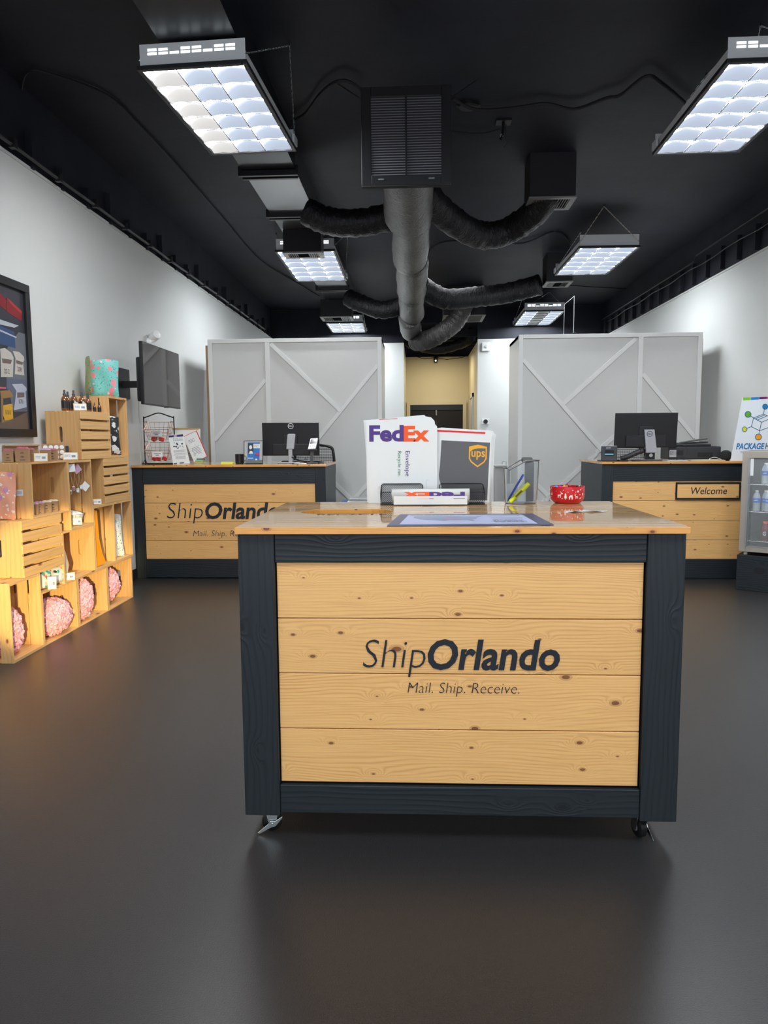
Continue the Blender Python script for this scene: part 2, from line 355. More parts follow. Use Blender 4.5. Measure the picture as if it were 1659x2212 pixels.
# ================================================================ ceiling fixtures
def emis(name, c_in, c_edge, s_in, s_edge):
    m = bpy.data.materials.new(name); m.use_nodes = True; N, L = nodes(m); N.remove(N['Principled BSDF'])
    e = N.new('ShaderNodeEmission'); o = N['Material Output']; tc = N.new('ShaderNodeTexCoord'); sp = N.new('ShaderNodeSeparateXYZ')
    L.new(tc.outputs['Object'], sp.inputs[0])
    nz = N.new('ShaderNodeTexNoise'); nz.inputs['Scale'].default_value = 7; nz.inputs['Detail'].default_value = 0; L.new(tc.outputs['Object'], nz.inputs['Vector'])
    a = N.new('ShaderNodeMath'); a.operation = 'MULTIPLY_ADD'; a.inputs[1].default_value = -4.6; a.inputs[2].default_value = .40; L.new(sp.outputs['Y'], a.inputs[0])
    a2 = N.new('ShaderNodeMath'); a2.operation = 'MULTIPLY_ADD'; a2.inputs[1].default_value = -1.2; L.new(sp.outputs['X'], a2.inputs[0]); L.new(a.outputs[0], a2.inputs[2])
    c = N.new('ShaderNodeMath'); c.operation = 'MULTIPLY_ADD'; c.inputs[1].default_value = .5; L.new(nz.outputs['Fac'], c.inputs[0]); L.new(a2.outputs[0], c.inputs[2])
    r = N.new('ShaderNodeValToRGB'); el = r.color_ramp.elements; el[0].position = .12; el[1].position = 1.0
    for pos, v in ((.62, s_in*1.12), (.78, s_in*1.6), (.86, s_edge*.5)): q = el.new(pos); q.color = (*[k*v/200 for k in (c_in if v < 2 else c_edge)], 1)
    el[0].color = (*[k*s_in*.86/200 for k in c_in], 1); el[-1].color = (*[k*s_edge/200 for k in c_edge], 1)
    L.new(c.outputs[0], r.inputs[0]); L.new(r.outputs[0], e.inputs[0]); e.inputs[1].default_value = 200
    L.new(e.outputs[0], o.inputs[0]); return m
cool = emis('cool_lit_cell', (.72, .82, 1), (.92, .97, 1), 1.1, 140.0)
warm = emis('neutral_lit_cell', (.98, .97, .95), (1, .99, .96), 1.12, 140.0)
dimc = mat('unlit_cell', (.42, .43, .44), .4)
housing_m = mat('galvanised_housing', (.72, .74, .77), .4)
slot_m = mat('light_slot', (.85, .95, 1), emit=3)  # emissive strips stand for lamp light seen through the housing slots
trimk = mat('black_trim', (.02, .021, .024), .45)
cellm = {}
def cell_mesh(cw, cl, m, key):
    if key in cellm: return cellm[key]
    vs, fs, n = [], [], 6
    for j in range(n+1):
        for i in range(n+1):
            u, v = i/n*2-1, j/n*2-1; vs.append((u*cw/2, v*cl/2, .03*(1-u*u)*(1-v*v)+.004*math.sin(5*u)*math.sin(4*v)))
    for j in range(n):
        for i in range(n): a = j*(n+1)+i; fs.append((a, a+n+1, a+n+2, a+1))
    me = bpy.data.meshes.new('lit_cell'); me.from_pydata(vs, [], fs); me.materials.append(m)
    me.polygons.foreach_set('use_smooth', [True]*len(fs)); cellm[key] = me; return me
def chain(mb, a, b):
    a, b = Vector(a), Vector(b); d = b-a; n = max(2, int(d.length/.024)); t = d.normalized(); s1 = t.cross(Y if abs(t.y) < .9 else X).normalized(); s2 = t.cross(s1)
    for i in range(n):
        c = a+d*((i+.5)/n); s = s1 if i % 2 else s2; L_ = d.length/n*.62
        mb.tube([c-t*L_+s*.0035, c-t*L_-s*.0035, c+t*L_-s*.0035, c+t*L_+s*.0035], .0016, 4, closed=True)
def fixture(label, corners, zb, anchors, off_col=None, warm_col=None, slots=True, detail=True):
    fl, fr, bl, br = [Vector((a, b, 0)) for a, b in corners]
    c = (fl+fr+bl+br)/4; wd = ((fr-fl).length+(br-bl).length)/2; ln = ((bl-fl).length+(br-fr).length)/2
    ax = ((bl-fl)+(br-fr)).normalized(); ang = math.atan2(-ax.x, ax.y)
    t = thing('ceiling_light', label, 'light', (c.x, c.y, zb), (0, 0, ang), 'hanging fluorescent ceiling lights')
    a, b = wd/2, ln/2; f = .026
    MB().box(-a, -b, -.004, -a+f, b, .022).box(a-f, -b, -.004, a, b, .022).box(-a+f, -b, -.004, a-f, -b+f, .022).box(-a+f, b-f, -.004, a-f, b, .022).build('trim_frame', trimk, t, bevel=.003)
    hb = MB().box(-a+.012, -b+.02, .022, a-.012, -b+.024, .145).box(-a+.012, b-.024, .022, a-.012, b-.02, .145)
    hb.box(-a+.012, -b+.024, .022, -a+.016, b-.024, .08).box(a-.016, -b+.024, .022, a-.012, b-.024, .08).box(-a+.016, -b+.024, .075, a-.016, b-.024, .08)
    hb.build('housing', housing_m, t)
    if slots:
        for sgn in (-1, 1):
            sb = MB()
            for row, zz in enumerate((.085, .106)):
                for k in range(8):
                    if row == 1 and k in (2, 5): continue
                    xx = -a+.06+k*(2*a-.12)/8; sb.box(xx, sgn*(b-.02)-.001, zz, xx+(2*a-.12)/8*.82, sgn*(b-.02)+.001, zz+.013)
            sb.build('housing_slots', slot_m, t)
    cw, cl = (wd-2*f)/3, (ln-2*f)/6
    for i in range(3):
        for j in range(6):
            m = dimc if off_col == i else (warm if warm_col == i else cool)
            o = bpy.data.objects.new('lit_cell', cell_mesh(round(cw, 3)-.004, round(cl, 3)-.004, m, (round(cw, 3), round(cl, 3), m.name)))
            C.objects.link(o); o.parent = t; o.location = (-a+f+cw*(i+.5), -b+f+cl*(j+.5), .006)
    g = MB()
    for i in (1, 2): g.box(-a+f+cw*i-.003, -b+f, -.002, -a+f+cw*i+.003, b-f, .012)
    for j in range(1, 6): g.box(-a+f, -b+f+cl*j-.003, .0, a-f, -b+f+cl*j+.003, .012)
    g.build('louver_grid', mat('louver_edge', (.30, .31, .33), .5), t)
    inv = Matrix.Rotation(-ang, 3, 'Z')
    for an, cs in anchors:
        la = inv @ (Vector(an)-Vector((c.x, c.y, zb)))
        mb = MB()
        for (sx, sy) in cs: chain(mb, la, (sx*(a-.01), sy*(b-.02), .06 if detail else .03))
        mb.build('chain', chrome, t)
        MB().tube([la, la+Vector((0, 0, max(.01, HC-zb-la.z)))], .006, 6).build('ceiling_hook', bmetal, t)
    for sx in (-1, 1): MB().box(sx*a-.004 if sx > 0 else -a-.012, b-.12, .02, sx*a+.012 if sx > 0 else -a+.004, b-.02, .075).build('hanger_tab', housing_m, t)
    return t
fixture('nearest left ceiling light, with its first column of cells whiter', [(-1.604, 4.27), (-.958, 4.27), (-1.532, 5.55), (-.877, 5.50)], 3.49,
        [((-.80, 4.8, 3.86), [(1, -1), (1, 1)]), ((-1.75, 4.9, 3.86), [(-1, -1), (-1, 1)])], warm_col=0)
fixture('nearest right ceiling light, cut off by the photo edge', [(1.785, 4.413), (2.43, 4.40), (1.803, 5.76), (2.444, 5.741)], 3.49,
        [((2.03, 5.35, 3.86), [(-1, 1), (-1, -1)]), ((2.12, 4.75, 3.86), [(1, -1), (1, 1)])])
fixture('middle left ceiling light, partly behind a black air box', [(-1.599, 8.33), (-.911, 8.28), (-1.607, 9.87), (-.926, 9.835)], 3.49,
        [((-.828, 8.95, 3.86), [(1, -1), (1, 1)]), ((-1.7, 8.95, 3.86), [(-1, -1), (-1, 1)])], warm_col=None)
fixture('middle right ceiling light hanging on two chain loops', [(1.834, 8.365), (2.54, 8.42), (1.837, 9.75), (2.50, 9.76)], 3.49,
        [((2.05, 8.15, 3.86), [(-1, -1), (1, -1)]), ((2.02, 9.1, 3.86), [(-1, 1), (-1, -1)])], slots=False)
fixture('far left ceiling light just above the left wall panel', [(-1.583, 12.74), (-.919, 12.79), (-1.60, 14.0-.1), (-.94, 14.0-.1)], 3.40,
        [((-1.0, 13.3, 3.86), [(1, -1), (1, 1)])])
fixture('far right ceiling light whose middle column is unlit', [(1.833, 12.40), (2.518, 12.42), (1.85, 13.92), (2.54, 13.93)], 3.49,
        [((1.9, 13.0, 3.86), [(-1, -1), (-1, 1)]), ((2.3, 12.7, 3.86), [(1, -1), (-1, -1)])], off_col=1)
fixture('ceiling light above and behind the viewpoint on the left', [(-1.6, .1), (-.95, .1), (-1.6, 1.4), (-.95, 1.4)], 3.49, [((-.82, .7, 3.86), [(1, -1), (1, 1)])])
fixture('ceiling light above and behind the viewpoint on the right', [(1.8, .1), (2.45, .1), (1.8, 1.4), (2.45, 1.4)], 3.49, [((2.6, .7, 3.86), [(1, -1), (1, 1)])])
# return-air grille box
t = thing('return_air_grille', 'square black return-air grille hanging from the ceiling centre', 'air grille', (-.06, 5.0, 3.06))
MB().box(-.30, .03, 0, .30, .07, .63).build('plenum_box', matte, t)
MB().box(-.302, -.0, 0, -.235, .03, .63).box(.235, 0, 0, .302, .03, .63).box(-.235, 0, 0, .235, .03, .065).box(-.235, 0, .565, .235, .03, .63).build('grille_frame', bmetal, t, bevel=.004)
MB().box(-.245, .014, .058, .245, .028, .57).build('filter_backing', mat('grey_filter', (.22, .22, .25), .7), t)
for i in range(30):
    z = .075+i*.0168
    MB((0, 0, z), X, Vector((0, -.8, .6))).box(-.236, -.005, -.001, .236, .005, .001).build('louver', mat('louver_grey', (.035, .035, .04), .5), t)
MB().box(-.006, -.004, .06, .006, .012, .57).build('mullion', bmetal, t)
for sx in (-.17, .17):
    MB().box(sx-.02, -.008, .03, sx+.02, 0, .04).build('latch', chrome, t)
mb = MB(); chain(mb, (-.28, .02, .55), (-.50, .28, .80)); chain(mb, (.29, .02, .55), (.50, .3, .80)); mb.build('chain', bmetal, t)
# foil-wrapped ducts
def foil(name, c1):
    m = bpy.data.materials.new(name); m.use_nodes = True; N, L = nodes(m); b = N['Principled BSDF']
    b.inputs['Base Color'].default_value = (*c1, 1); b.inputs['Metallic'].default_value = .6; b.inputs['Roughness'].default_value = .42
    tc = N.new('ShaderNodeTexCoord'); mp = N.new('ShaderNodeMapping'); mp.inputs['Scale'].default_value = (34, 34, 12); mp.inputs['Rotation'].default_value = (.6, .5, .3)
    n = N.new('ShaderNodeTexNoise'); n.inputs['Detail'].default_value = 5; n.inputs['Distortion'].default_value = 1.2; n.inputs['Scale'].default_value = 1
    L.new(tc.outputs['Object'], mp.inputs[0]); L.new(mp.outputs[0], n.inputs['Vector'])
    bp = N.new('ShaderNodeBump'); bp.inputs['Strength'].default_value = .9; bp.inputs['Distance'].default_value = .02
    L.new(n.outputs['Fac'], bp.inputs['Height']); L.new(bp.outputs['Normal'], b.inputs['Normal']); return m
foil_m = foil('smoky_foil', (.085, .082, .078)); foil_d = foil('black_foil', (.016, .016, .018))
def catmull(pts, k=6):
    out = []; p = [Vector(q) for q in pts]; p = [p[0]]+p+[p[-1]]
    for i in range(1, len(p)-2):
        for j in range(k):
            t = j/k; a, b, c, d = p[i-1:i+3]
            out.append(.5*((2*b)+(c-a)*t+(2*a-5*b+4*c-d)*t*t+(3*b-a-3*c+d)*t**3))
    out.append(p[-2]); return out
def flex(name, pts, r, m, label, wr=.035, n=22, k=10):
    q = catmull(pts, k); rr = []; N_ = len(q)
    for i in range(N_):
        rr.append(r*(1+wr*math.sin(i*2.1)+wr*.7*math.sin(i*3.7+1)))
    o = MB().tube(q, rr, n).build(name, m, main_duct, smooth=True, world=True)
    for v in o.data.vertices:
        h = math.sin(v.co.x*41+v.co.y*13)*math.sin(v.co.z*37+v.co.y*29); v.co += v.normal*h*.006
    o.data.set_sharp_from_angle(angle=R(120)); o['label'] = label; return o
# the main duct: overlapping wrapped lengths, each a part
t = thing('main_duct', 'big foil-wrapped duct running down the middle of the ceiling', 'duct', (-.05, 5.5, 3.31))
segs = [(5.08, 6.55, -.065, .198, 3.345), (6.50, 8.05, -.05, .182, 3.335), (8.0, 9.6, -.04, .180, 3.31), (9.55, 11.05, -.05, .172, 3.27), (11.0, 12.4, -.08, .168, 3.2)]
for k, (y0, y1, cx, r, cz) in enumerate(segs):
    q = []; rr = []; n = 16
    for i in range(n+1):
        s = i/n; q.append((cx+.012*math.sin(s*3+k), y0+(y1-y0)*s, cz-.015*math.sin(s*3.1)-k*.002))
        rr.append(r*(1+.025*math.sin(s*9+k*2)+.07*s**3-(.10 if i == 0 else 0)))
    q.append((cx, y1+.006, cz)); rr.append(r*.86)
    o = MB().tube(q, rr, 32).build('duct_section', foil_m, t, smooth=True, world=True)
    for v in o.data.vertices: v.co += v.normal*.005*math.sin(v.co.x*50+v.co.y*17)*math.sin(v.co.z*43+v.co.y*9)
main_duct = t
flex('flexible_duct', [(-.16, 6.9, 3.44), (-.5, 6.98, 3.40), (-.8, 7.0, 3.42), (-1.04, 7.0, 3.52)], .125, foil_d, 'short black flexible duct joining the main duct to the left trunk')
flex('flexible_duct', [(.06, 6.35, 3.46), (.3, 6.75, 3.36), (.62, 7.12, 3.30), (.9, 7.2, 3.36), (1.12, 6.95, 3.46), (1.24, 6.80, 3.62)], .125, foil_d, 'wrinkled black duct sagging to the near right air outlet')
flex('flexible_duct', [(-.16, 11.0, 3.38), (-.5, 11.0, 3.30), (-.85, 11.05, 3.42), (-1.04, 11.1, 3.52)], .13, foil_d, 'dim black flexible duct reaching the far left trunk')
flex('flexible_duct', [(.06, 9.9, 3.42), (.4, 10.2, 3.30), (.9, 10.4, 3.36), (1.3, 10.5, 3.42), (1.75, 10.35, 3.50)], .14, foil_d, 'long black flexible duct feeding the middle right air outlet')
flex('flexible_duct', [(.80, 12.1, 3.55), (.66, 12.0, 3.28), (.45, 11.9, 3.10), (.2, 11.95, 2.98), (0, 12.2, 2.98)], .15, foil_m, 'foil duct curling down from the black box above the hall')
flex('flexible_duct', [(-.35, 14.5, 3.5), (-.1, 14.6, 3.28), (.45, 14.7, 3.17), (1.0, 14.6, 3.30), (1.15, 14.5, 3.5)], .10, foil_d, 'black duct sagging like a bowl under the hall ceiling')
# rectangular trunk at left
t = thing('rectangular_duct', 'rectangular trunk duct running along the ceiling left of centre', 'duct', (-1.24, 7, 3.65))
tr_m = mat('trunk_sheet', (.16, .16, .17), .3, metal=.7)
MB().box(-1.475, 2.0, 3.65, -1.02, 6.28, HC).build('dark_trunk_section', mat('painted_trunk', (.012, .013, .018), .34), t, world=True)
MB().box(-1.47, 6.28, 3.645, -1.02, 7.42, HC).build('sheet_trunk_section', tr_m, t, world=True)
MB().box(-1.47, 7.42, 3.65, -1.02, 13.0, HC).build('sheet_trunk_section', tr_m, t, world=True)
for y in (6.28, 7.42, 11.0):
    MB().box(-1.51, y, 3.60, -1.0, y+.03, 3.68).build('flange', bmetal, t, world=True)
    MB().box(-1.49, y+.08, 3.60, -1.01, y+.11, 3.66).build('flange', bmetal, t, world=True)
def outlet(label, x0, x1, y0, y1, zb, plain=False, top=HC):
    cx, cy = (x0+x1)/2, (y0+y1)/2; a, b = (x1-x0)/2, (y1-y0)/2
    t = thing('air_outlet', label, 'air vent', (cx, cy, zb), group='boxed air outlets under the ceiling')
    MB().box(-a, -b, .012, a, b, top-zb).build('box', matte, t)
    MB().box(-a-.01, -b-.01, -.002, -a+.04, b+.01, .012).box(a-.04, -b-.01, -.002, a+.01, b+.01, .012).box(-a+.04, -b-.01, -.002, a-.04, -b+.04, .012).box(-a+.04, b-.04, -.002, a-.04, b+.01, .012).build('register_frame', mat('register_grey', (.17, .165, .16), .5), t)
    if not plain:
        for sx in (-1, 1):
            for k in range(5):
                x = sx*(a*.32+k*a*.11); MB((x, 0, .002), Vector((.8, 0, .6*sx)), Y).box(-.008, -b+.04, 0, .008, b-.04, .002).build('vane', mat('register_grey', (0, 0, 0)), t)
        for k in range(5):
            y = -b+.06+k*(2*b-.12)/4; MB((0, y, .002), X, Vector((0, .7, .7))).box(-a*.28, -.008, 0, a*.28, .008, .002).build('vane', bmetal, t)
    else: MB().box(-a+.04, -b+.04, .004, a-.04, b-.04, .008).build('filter', matte, t)
    return t
outlet('near right black air outlet box with grey louvred register', 1.025, 1.43, 6.68, 7.02, 3.49)
outlet('left black air outlet box in front of the middle left light', -1.447, -1.03, 8.0, 8.24, 3.395, top=3.645)
outlet('middle right air outlet box beside the middle right light', 1.80, 2.15, 10.15, 10.5, 3.49)
outlet('far left black air outlet box above the far left light', -1.56, -1.05, 11.9, 12.3, 3.36, top=3.645)
outlet('wide black air box with plain framed filter right of the duct', .47, 1.155, 12.18, 12.85, 3.40, True)
# junction disc, bracket, cables
t = thing('junction_box', 'round black junction cover on the ceiling right of the grille', 'junction box', (.406, 5.72, 3.86))
MB().lathe([(.075, 0), (.075, .02)], n=20).build('cover', bmetal, t)
MB().box(-.09, -.02, .005, .09, .02, .012).build('bracket', bmetal, t)
t = thing('ceiling_bracket', 'small broken mounting bracket with loose wires on the ceiling', 'bracket', (.708, 6.03, 3.86))
MB().box(-.06, -.05, .008, .06, .05, .02).build('mounting_plate', bmetal, t)
MB().tube([(0, 0, .01), (-.01, -.02, -.09), (-.03, -.02, -.13)], .012).build('arm', bmetal, t, smooth=True)
MB().lathe([(.015, -.01), (.015, .01)], (-.02, -.02, -.1), n=12, axis='y').build('knuckle', chrome, t)
MB().tube([(.02, 0, 0), (.01, -.02, -.12), (.03, -.02, -.15), (.0, -.02, -.19)], .002, 5).build('loose_wire', bmetal, t)
def cab(pix, r, label, z=3.86):
    return tag(MB().tube(catmull([P(a, b, 'z', z) for a, b in pix], 5), r, 7).build('cable', matte, smooth=True), label, 'cable')
cab([(631, 262), (660, 245), (690, 205), (720, 180), (750, 175), (782, 195)], .012, 'thick black cable looping from the near left light to the grille', 3.84)
cab([(978, 212), (1012, 232), (1050, 238), (1120, 232), (1180, 224), (1240, 236), (1310, 212), (1340, 206), (1395, 165), (1430, 180), (1487, 228)], .012, 'thick wavy black cable from the grille to the near right light', 3.84)
cab([(40, 290), (45, 200), (60, 155), (110, 160), (230, 205), (300, 270), (380, 355), (480, 470), (560, 560), (640, 610), (690, 640)], .009, 'long thin black cable curving along the left side of the ceiling')
cab([(925, 545), (960, 522), (1060, 520), (1130, 525), (1195, 500), (1225, 515), (1233, 540)], .010, 'black cable running from the main duct to the middle right light')
cab([(1050, 628), (1100, 618), (1200, 615), (1300, 621), (1380, 623), (1400, 612)], .008, 'faint black cable crossing the ceiling behind the right lights')
cab([(975, 283), (1020, 288), (1050, 287), (1080, 278)], .005, 'thin black wire between the grille and the ceiling bracket')
t = thing('wire_hanger', 'thin bent metal hanger rod above the right wall panel', 'rod', (1.9, 9.0, 2.62))
MB().tube([(-.09, 0, 0), (-.085, 0, .36), (.03, 0, .455)], .004, 6).build('rod', silver, t)
MB().tube([(.03, 0, .46), (.03, 0, .02)], .005, 6).build('rod', silver, t)
mb = MB(); chain(mb, (.03, 0, .04), (.11, 0, -.03)); chain(mb, (.03, 0, .04), (-.02, 0, -.03)); mb.build('chain', bmetal, t)
#MORE
# ================================================================ counters
def counter(t, x0, x1, yf, yb, ztop, zrail, zbot, planks, pw, zb0=0.0, ends=(True, True), foot=True):
    """post-and-rail front with recessed planks; built in world coordinates under t"""
    bx, bz = black_wood('x'), black_wood('z')
    B = lambda n, m, *a: MB().box(*a).build(n, m, t, world=True, bevel=.003)
    if ends[0]: B('post', bz, x0, yf, zb0, x0+pw, yf+.09, ztop)
    if ends[1]: B('post', bz, x1-pw, yf, zb0, x1, yf+.09, ztop)
    xa, xb = x0+(pw if ends[0] else 0), x1-(pw if ends[1] else 0)
    B('top_rail', bx, xa, yf+.006, zrail, xb, yf+.09, ztop)
    B('bottom_rail', bx, xa, yf+.006, zb0+(.008 if foot else 0), xb, yf+.09, zbot)
    if planks is not None:
        for i in range(len(planks)-1):
            MB().box(xa+.004, yf+.016, planks[i+1]+.0015, xb-.006, yf+.034, planks[i]-.0015).build('plank', pine('x'), t, world=True, bevel=.0015)
        MB().box(xa, yf+.034, zbot, xb, yf+.04, zrail).build('backing_board', matte, t, world=True)
# --- island on casters
IX0, IX1, IY, IYB, IZ = -.58, .852, 2.27, 3.16, 1.05
isl = thing('island_counter', 'large foreground counter on casters with pine planks and black frame', 'counter', (.136, 2.7, 0))
counter(isl, IX0, IX1, IY, IYB, IZ, .955, .198, [.955, .768, .582, .392, .205], .119, .092)
B = lambda n, m, *a: MB().box(*a).build(n, m, isl, world=True, bevel=.003)
B('post', black_wood('z'), IX0, IYB-.09, .092, IX0+.119, IYB, IZ); B('post', black_wood('z'), IX1-.119, IYB-.09, .092, IX1, IYB, IZ)
for xx in (IX0+.002, IX1-.092):
    B('side_rail', black_wood('y'), xx, IY+.09, .955, xx+.09, IYB-.09, IZ); B('side_rail', black_wood('y'), xx, IY+.09, .1, xx+.09, IYB-.09, .198)
for i in range(4):
    zz = .205+.1875*i
    MB().box(IX0+.02, IY+.09, zz+.002, IX0+.038, IYB-.09, zz+.185).build('plank', pine('y'), isl, world=True)
    MB().box(IX1-.038, IY+.09, zz+.002, IX1-.02, IYB-.09, zz+.185).build('plank', pine('y'), isl, world=True)
B('base_board', matte, IX0+.05, IY+.09, .10, IX1-.05, IYB-.05, .118)
def edge_slots(o):
    for p in o.data.polygons:
        if abs(p.normal.z) < .5: p.material_index = 1
edge_slots(MB().slab_hole(-.584, 2.248, .857, 3.19, -.27, 2.765, .36, .20, 1.051, 1.073).build('countertop', [glossy_top, edge_wood], isl, world=True, bevel=.002))
MB().box(-.46, 2.66, .70, -.08, 2.664, 1.045).box(-.46, 2.87, .70, -.08, 2.874, 1.045).box(-.46, 2.66, .70, -.456, 2.874, 1.045).box(-.084, 2.66, .7, -.08, 2.874, 1.045).box(-.46, 2.66, .696, -.08, 2.874, .70).build('bin_chute', matte, isl, world=True)
T = lambda body, x, z, w_, h_, m=ink, y=2.284, **k: text(body, (x, y, z), X, Z, w_, h_, m, isl, **k)
T('Ship', -.177, .572, .206, .126, off=-.017, shear=.16)
T('Orlando', .036, .596, .430, .105, off=.026, shear=.16)
T('Mail. Ship. Receive.', -.030, .507, .366, .047, off=-.017, shear=.17)
text('RECYCLE', (-.37, 2.63, 1.0735), X, Y, .26, .030, ink, isl, off=.02)
def caster(x, y, ang, label):
    c = thing('caster', '', ''); del c['label'], c['category']; c.parent = isl; c.location = Vector((x, y, 0))-Vector((.136, 2.7, 0)); c.rotation_euler = (0, 0, ang)
    MB((0, 0, .035), Y, Z).lathe([(.0, -.014), (.028, -.014), (.034, -.010), (.035, 0), (.034, .010), (.028, .014), (.0, .014)], n=28).build('wheel', mat('black_rubber', (.012, .012, .013), .25), c, smooth=True)
    MB((0, 0, .035), Y, Z).lathe([(.013, -.0155), (.013, .0155)], n=16).build('hub', greyink, c, smooth=True)
    for s in (-1, 1):
        MB((s*.019-.001, 0, 0), Y, Z).poly([(-.024, .088), (.024, .088), (.012, .028), (.004, .022), (-.006, .024), (-.012, .035)], 0, .002).build('fork_side', chrome, c)
    MB().box(-.026, -.028, .087, .026, .028, .091).lathe([(.022, .080), (.022, .087)]).build('top_plate', chrome, c)
    MB((0, 0, .035), Y, Z).lathe([(.0, .021), (.007, .021), (.007, .025), (0, .028)], n=14).build('axle_bolt', chrome, c, smooth=True)
    MB((.0235, 0, .035), Y, Z).poly([(-.05, -.028), (-.044, -.033), (-.006, -.014), (.012, -.010), (.034, .016), (.036, .024), (.01, .008), (-.008, .010), (-.014, .0), (-.03, -.012)], 0, .003).build('brake_lever', chrome, c, bevel=.001)
    return c
caster(-.505, 2.345, R(-78), ''); caster(.755, 2.345, R(14), ''); caster(-.50, 3.06, R(40), ''); caster(.77, 3.06, R(120), '')
# --- left counter
lc = thing('left_counter', 'left service counter with pine planks and black frame by the left wall', 'counter', (-1.8, 7.3, 0))
counter(lc, -2.775, -.875, 6.86, 7.76, 1.098, .937, .19, [.937, .75, .563, .377, .192], .10)
B = lambda n, m, *a: MB().box(*a).build(n, m, lc, world=True, bevel=.003)
B('side_panel', black_wood('z'), -.92, 6.95, 0, -.877, 7.74, 1.098); B('kick_board', matte, -2.70, 6.90, .0, -.92, 6.93, .1)
B('side_panel', black_wood('z'), -2.74, 6.95, 0, -2.70, 7.74, 1.098)
edge_slots(MB().box(-2.778, 6.84, 1.099, -.865, 7.78, 1.122).build('countertop', [glossy_top, edge_wood], lc, world=True, bevel=.002))
T = lambda body, x, z, w_, h_, **k: text(body, (x, 6.873, z), X, Z, w_, h_, ink, lc, **k)
T('Ship', -2.45, .547, .358, .205, off=-.017, shear=.16); T('Orlando', -2.068, .588, .735, .168, off=.026, shear=.16)
T('Mail. Ship. Receive.', -2.195, .402, .64, .075, off=-.017, shear=.17)
# --- right counter
rc = thing('right_counter', 'right service counter carrying the Welcome plaque', 'counter', (2.6, 7.3, 0))
counter(rc, 1.765, 3.51, 6.86, 7.76, 1.105, .943, .19, [.943, .755, .565, .378, .192], .105)
B = lambda n, m, *a: MB().box(*a).build(n, m, rc, world=True, bevel=.003)
B('side_panel', black_wood('z'), 1.767, 6.95, 0, 1.81, 7.74, 1.105); B('side_panel', black_wood('z'), 3.46, 6.95, 0, 3.505, 7.74, 1.105)
edge_slots(MB().box(1.755, 6.84, 1.106, 3.515, 7.78, 1.128).build('countertop', [glossy_top, edge_wood], rc, world=True, bevel=.002))
pl = thing('welcome_sign', 'rectangular wooden plaque reading Welcome on the right counter', 'sign', (2.76, 6.875, .848))
MB((0, 0, 0), X, Z).box(-.30, -.078, 0, .30, .078, .012).build('board', pine('x'), pl, bevel=.008)
MB((0, 0, 0), X, Z).box(-.302, -.082, .004, .302, -.066, .018).box(-.302, .066, .004, .302, .082, .018).box(-.302, -.066, .004, -.286, .066, .018).box(.286, -.066, .004, .302, .066, .018).build('border', matte, pl, bevel=.004)
text('Welcome', (2.60, 6.862, .816), X, Z, .335, .066, ink, pl, off=.004, shear=.15)
# ================================================================ things on the island
org = thing('mesh_organizer', 'black wire mesh desk organizer holding envelopes on the island', 'organizer', (.07, 3.04, 1.073))
for (a, b) in ((-.222, -.042), (.032, .222)):
    fr = MB()
    for (y, h) in ((0, .055), (.08, .085)):
        fr.tube([(a, y, .002), (a, y, h-.008), (a+.008, y, h), (b-.008, y, h), (b, y, h-.008), (b, y, .002)], .0022, 6, closed=True)
    fr.tube([(a, 0, .002), (a, .08, .002)], .002, 6).tube([(b, 0, .002), (b, .08, .002)], .002, 6).tube([(a, 0, .05), (a, .08, .08)], .002, 6).tube([(b, 0, .05), (b, .08, .08)], .002, 6)
    fr.build('frame', bmetal, org, smooth=True)
    for (y, h) in ((0, .055), (.08, .085)):
        me = MB(); st = .0085; k = int((b-a+h)/st)
        for i in range(k):                      # crossed diagonal wires clipped to the panel
            for s in (1, -1):
                c0 = a+i*st-h; xa, za = c0, 0.0; xb, zb = c0+h, h
                if xa < a: za += a-xa; xa = a
                if xb > b: zb -= xb-b; xb = b
                if zb-za < .002: continue
                if s < 0: xa, xb = a+b-xa, a+b-xb
                d = Vector((xb-xa, 0, zb-za)); l = d.length; d.normalize()
                me.frame((xa, y, za+.002), d, Y).box(0, -.0004, -.0005, l, .0004, .0005)
        me.build('wire_mesh', bmetal, org, kind='stuff')
MB().box(-.222, 0, .0, .222, .08, .003).build('base', bmetal, org)
MB().box(-.045, .0, .0, .035, .004, .01).build('front_bar', bmetal, org)
purple = mat('logo_purple', (.075, .03, .22), .5); orange = mat('logo_orange', (.90, .10, .008), .5); green = mat('print_green', (.0, .22, .09), .5)
def fedex(o, O, U, V, w_, h_):
    U, V, O = Vector(U), Vector(V), Vector(O)
    text('Fed', O, U, V, w_*.575, h_, purple, o, off=.04); text('Ex', O+U*w_*.575, U, V, w_*.425, h_*.955, orange, o, off=.04)
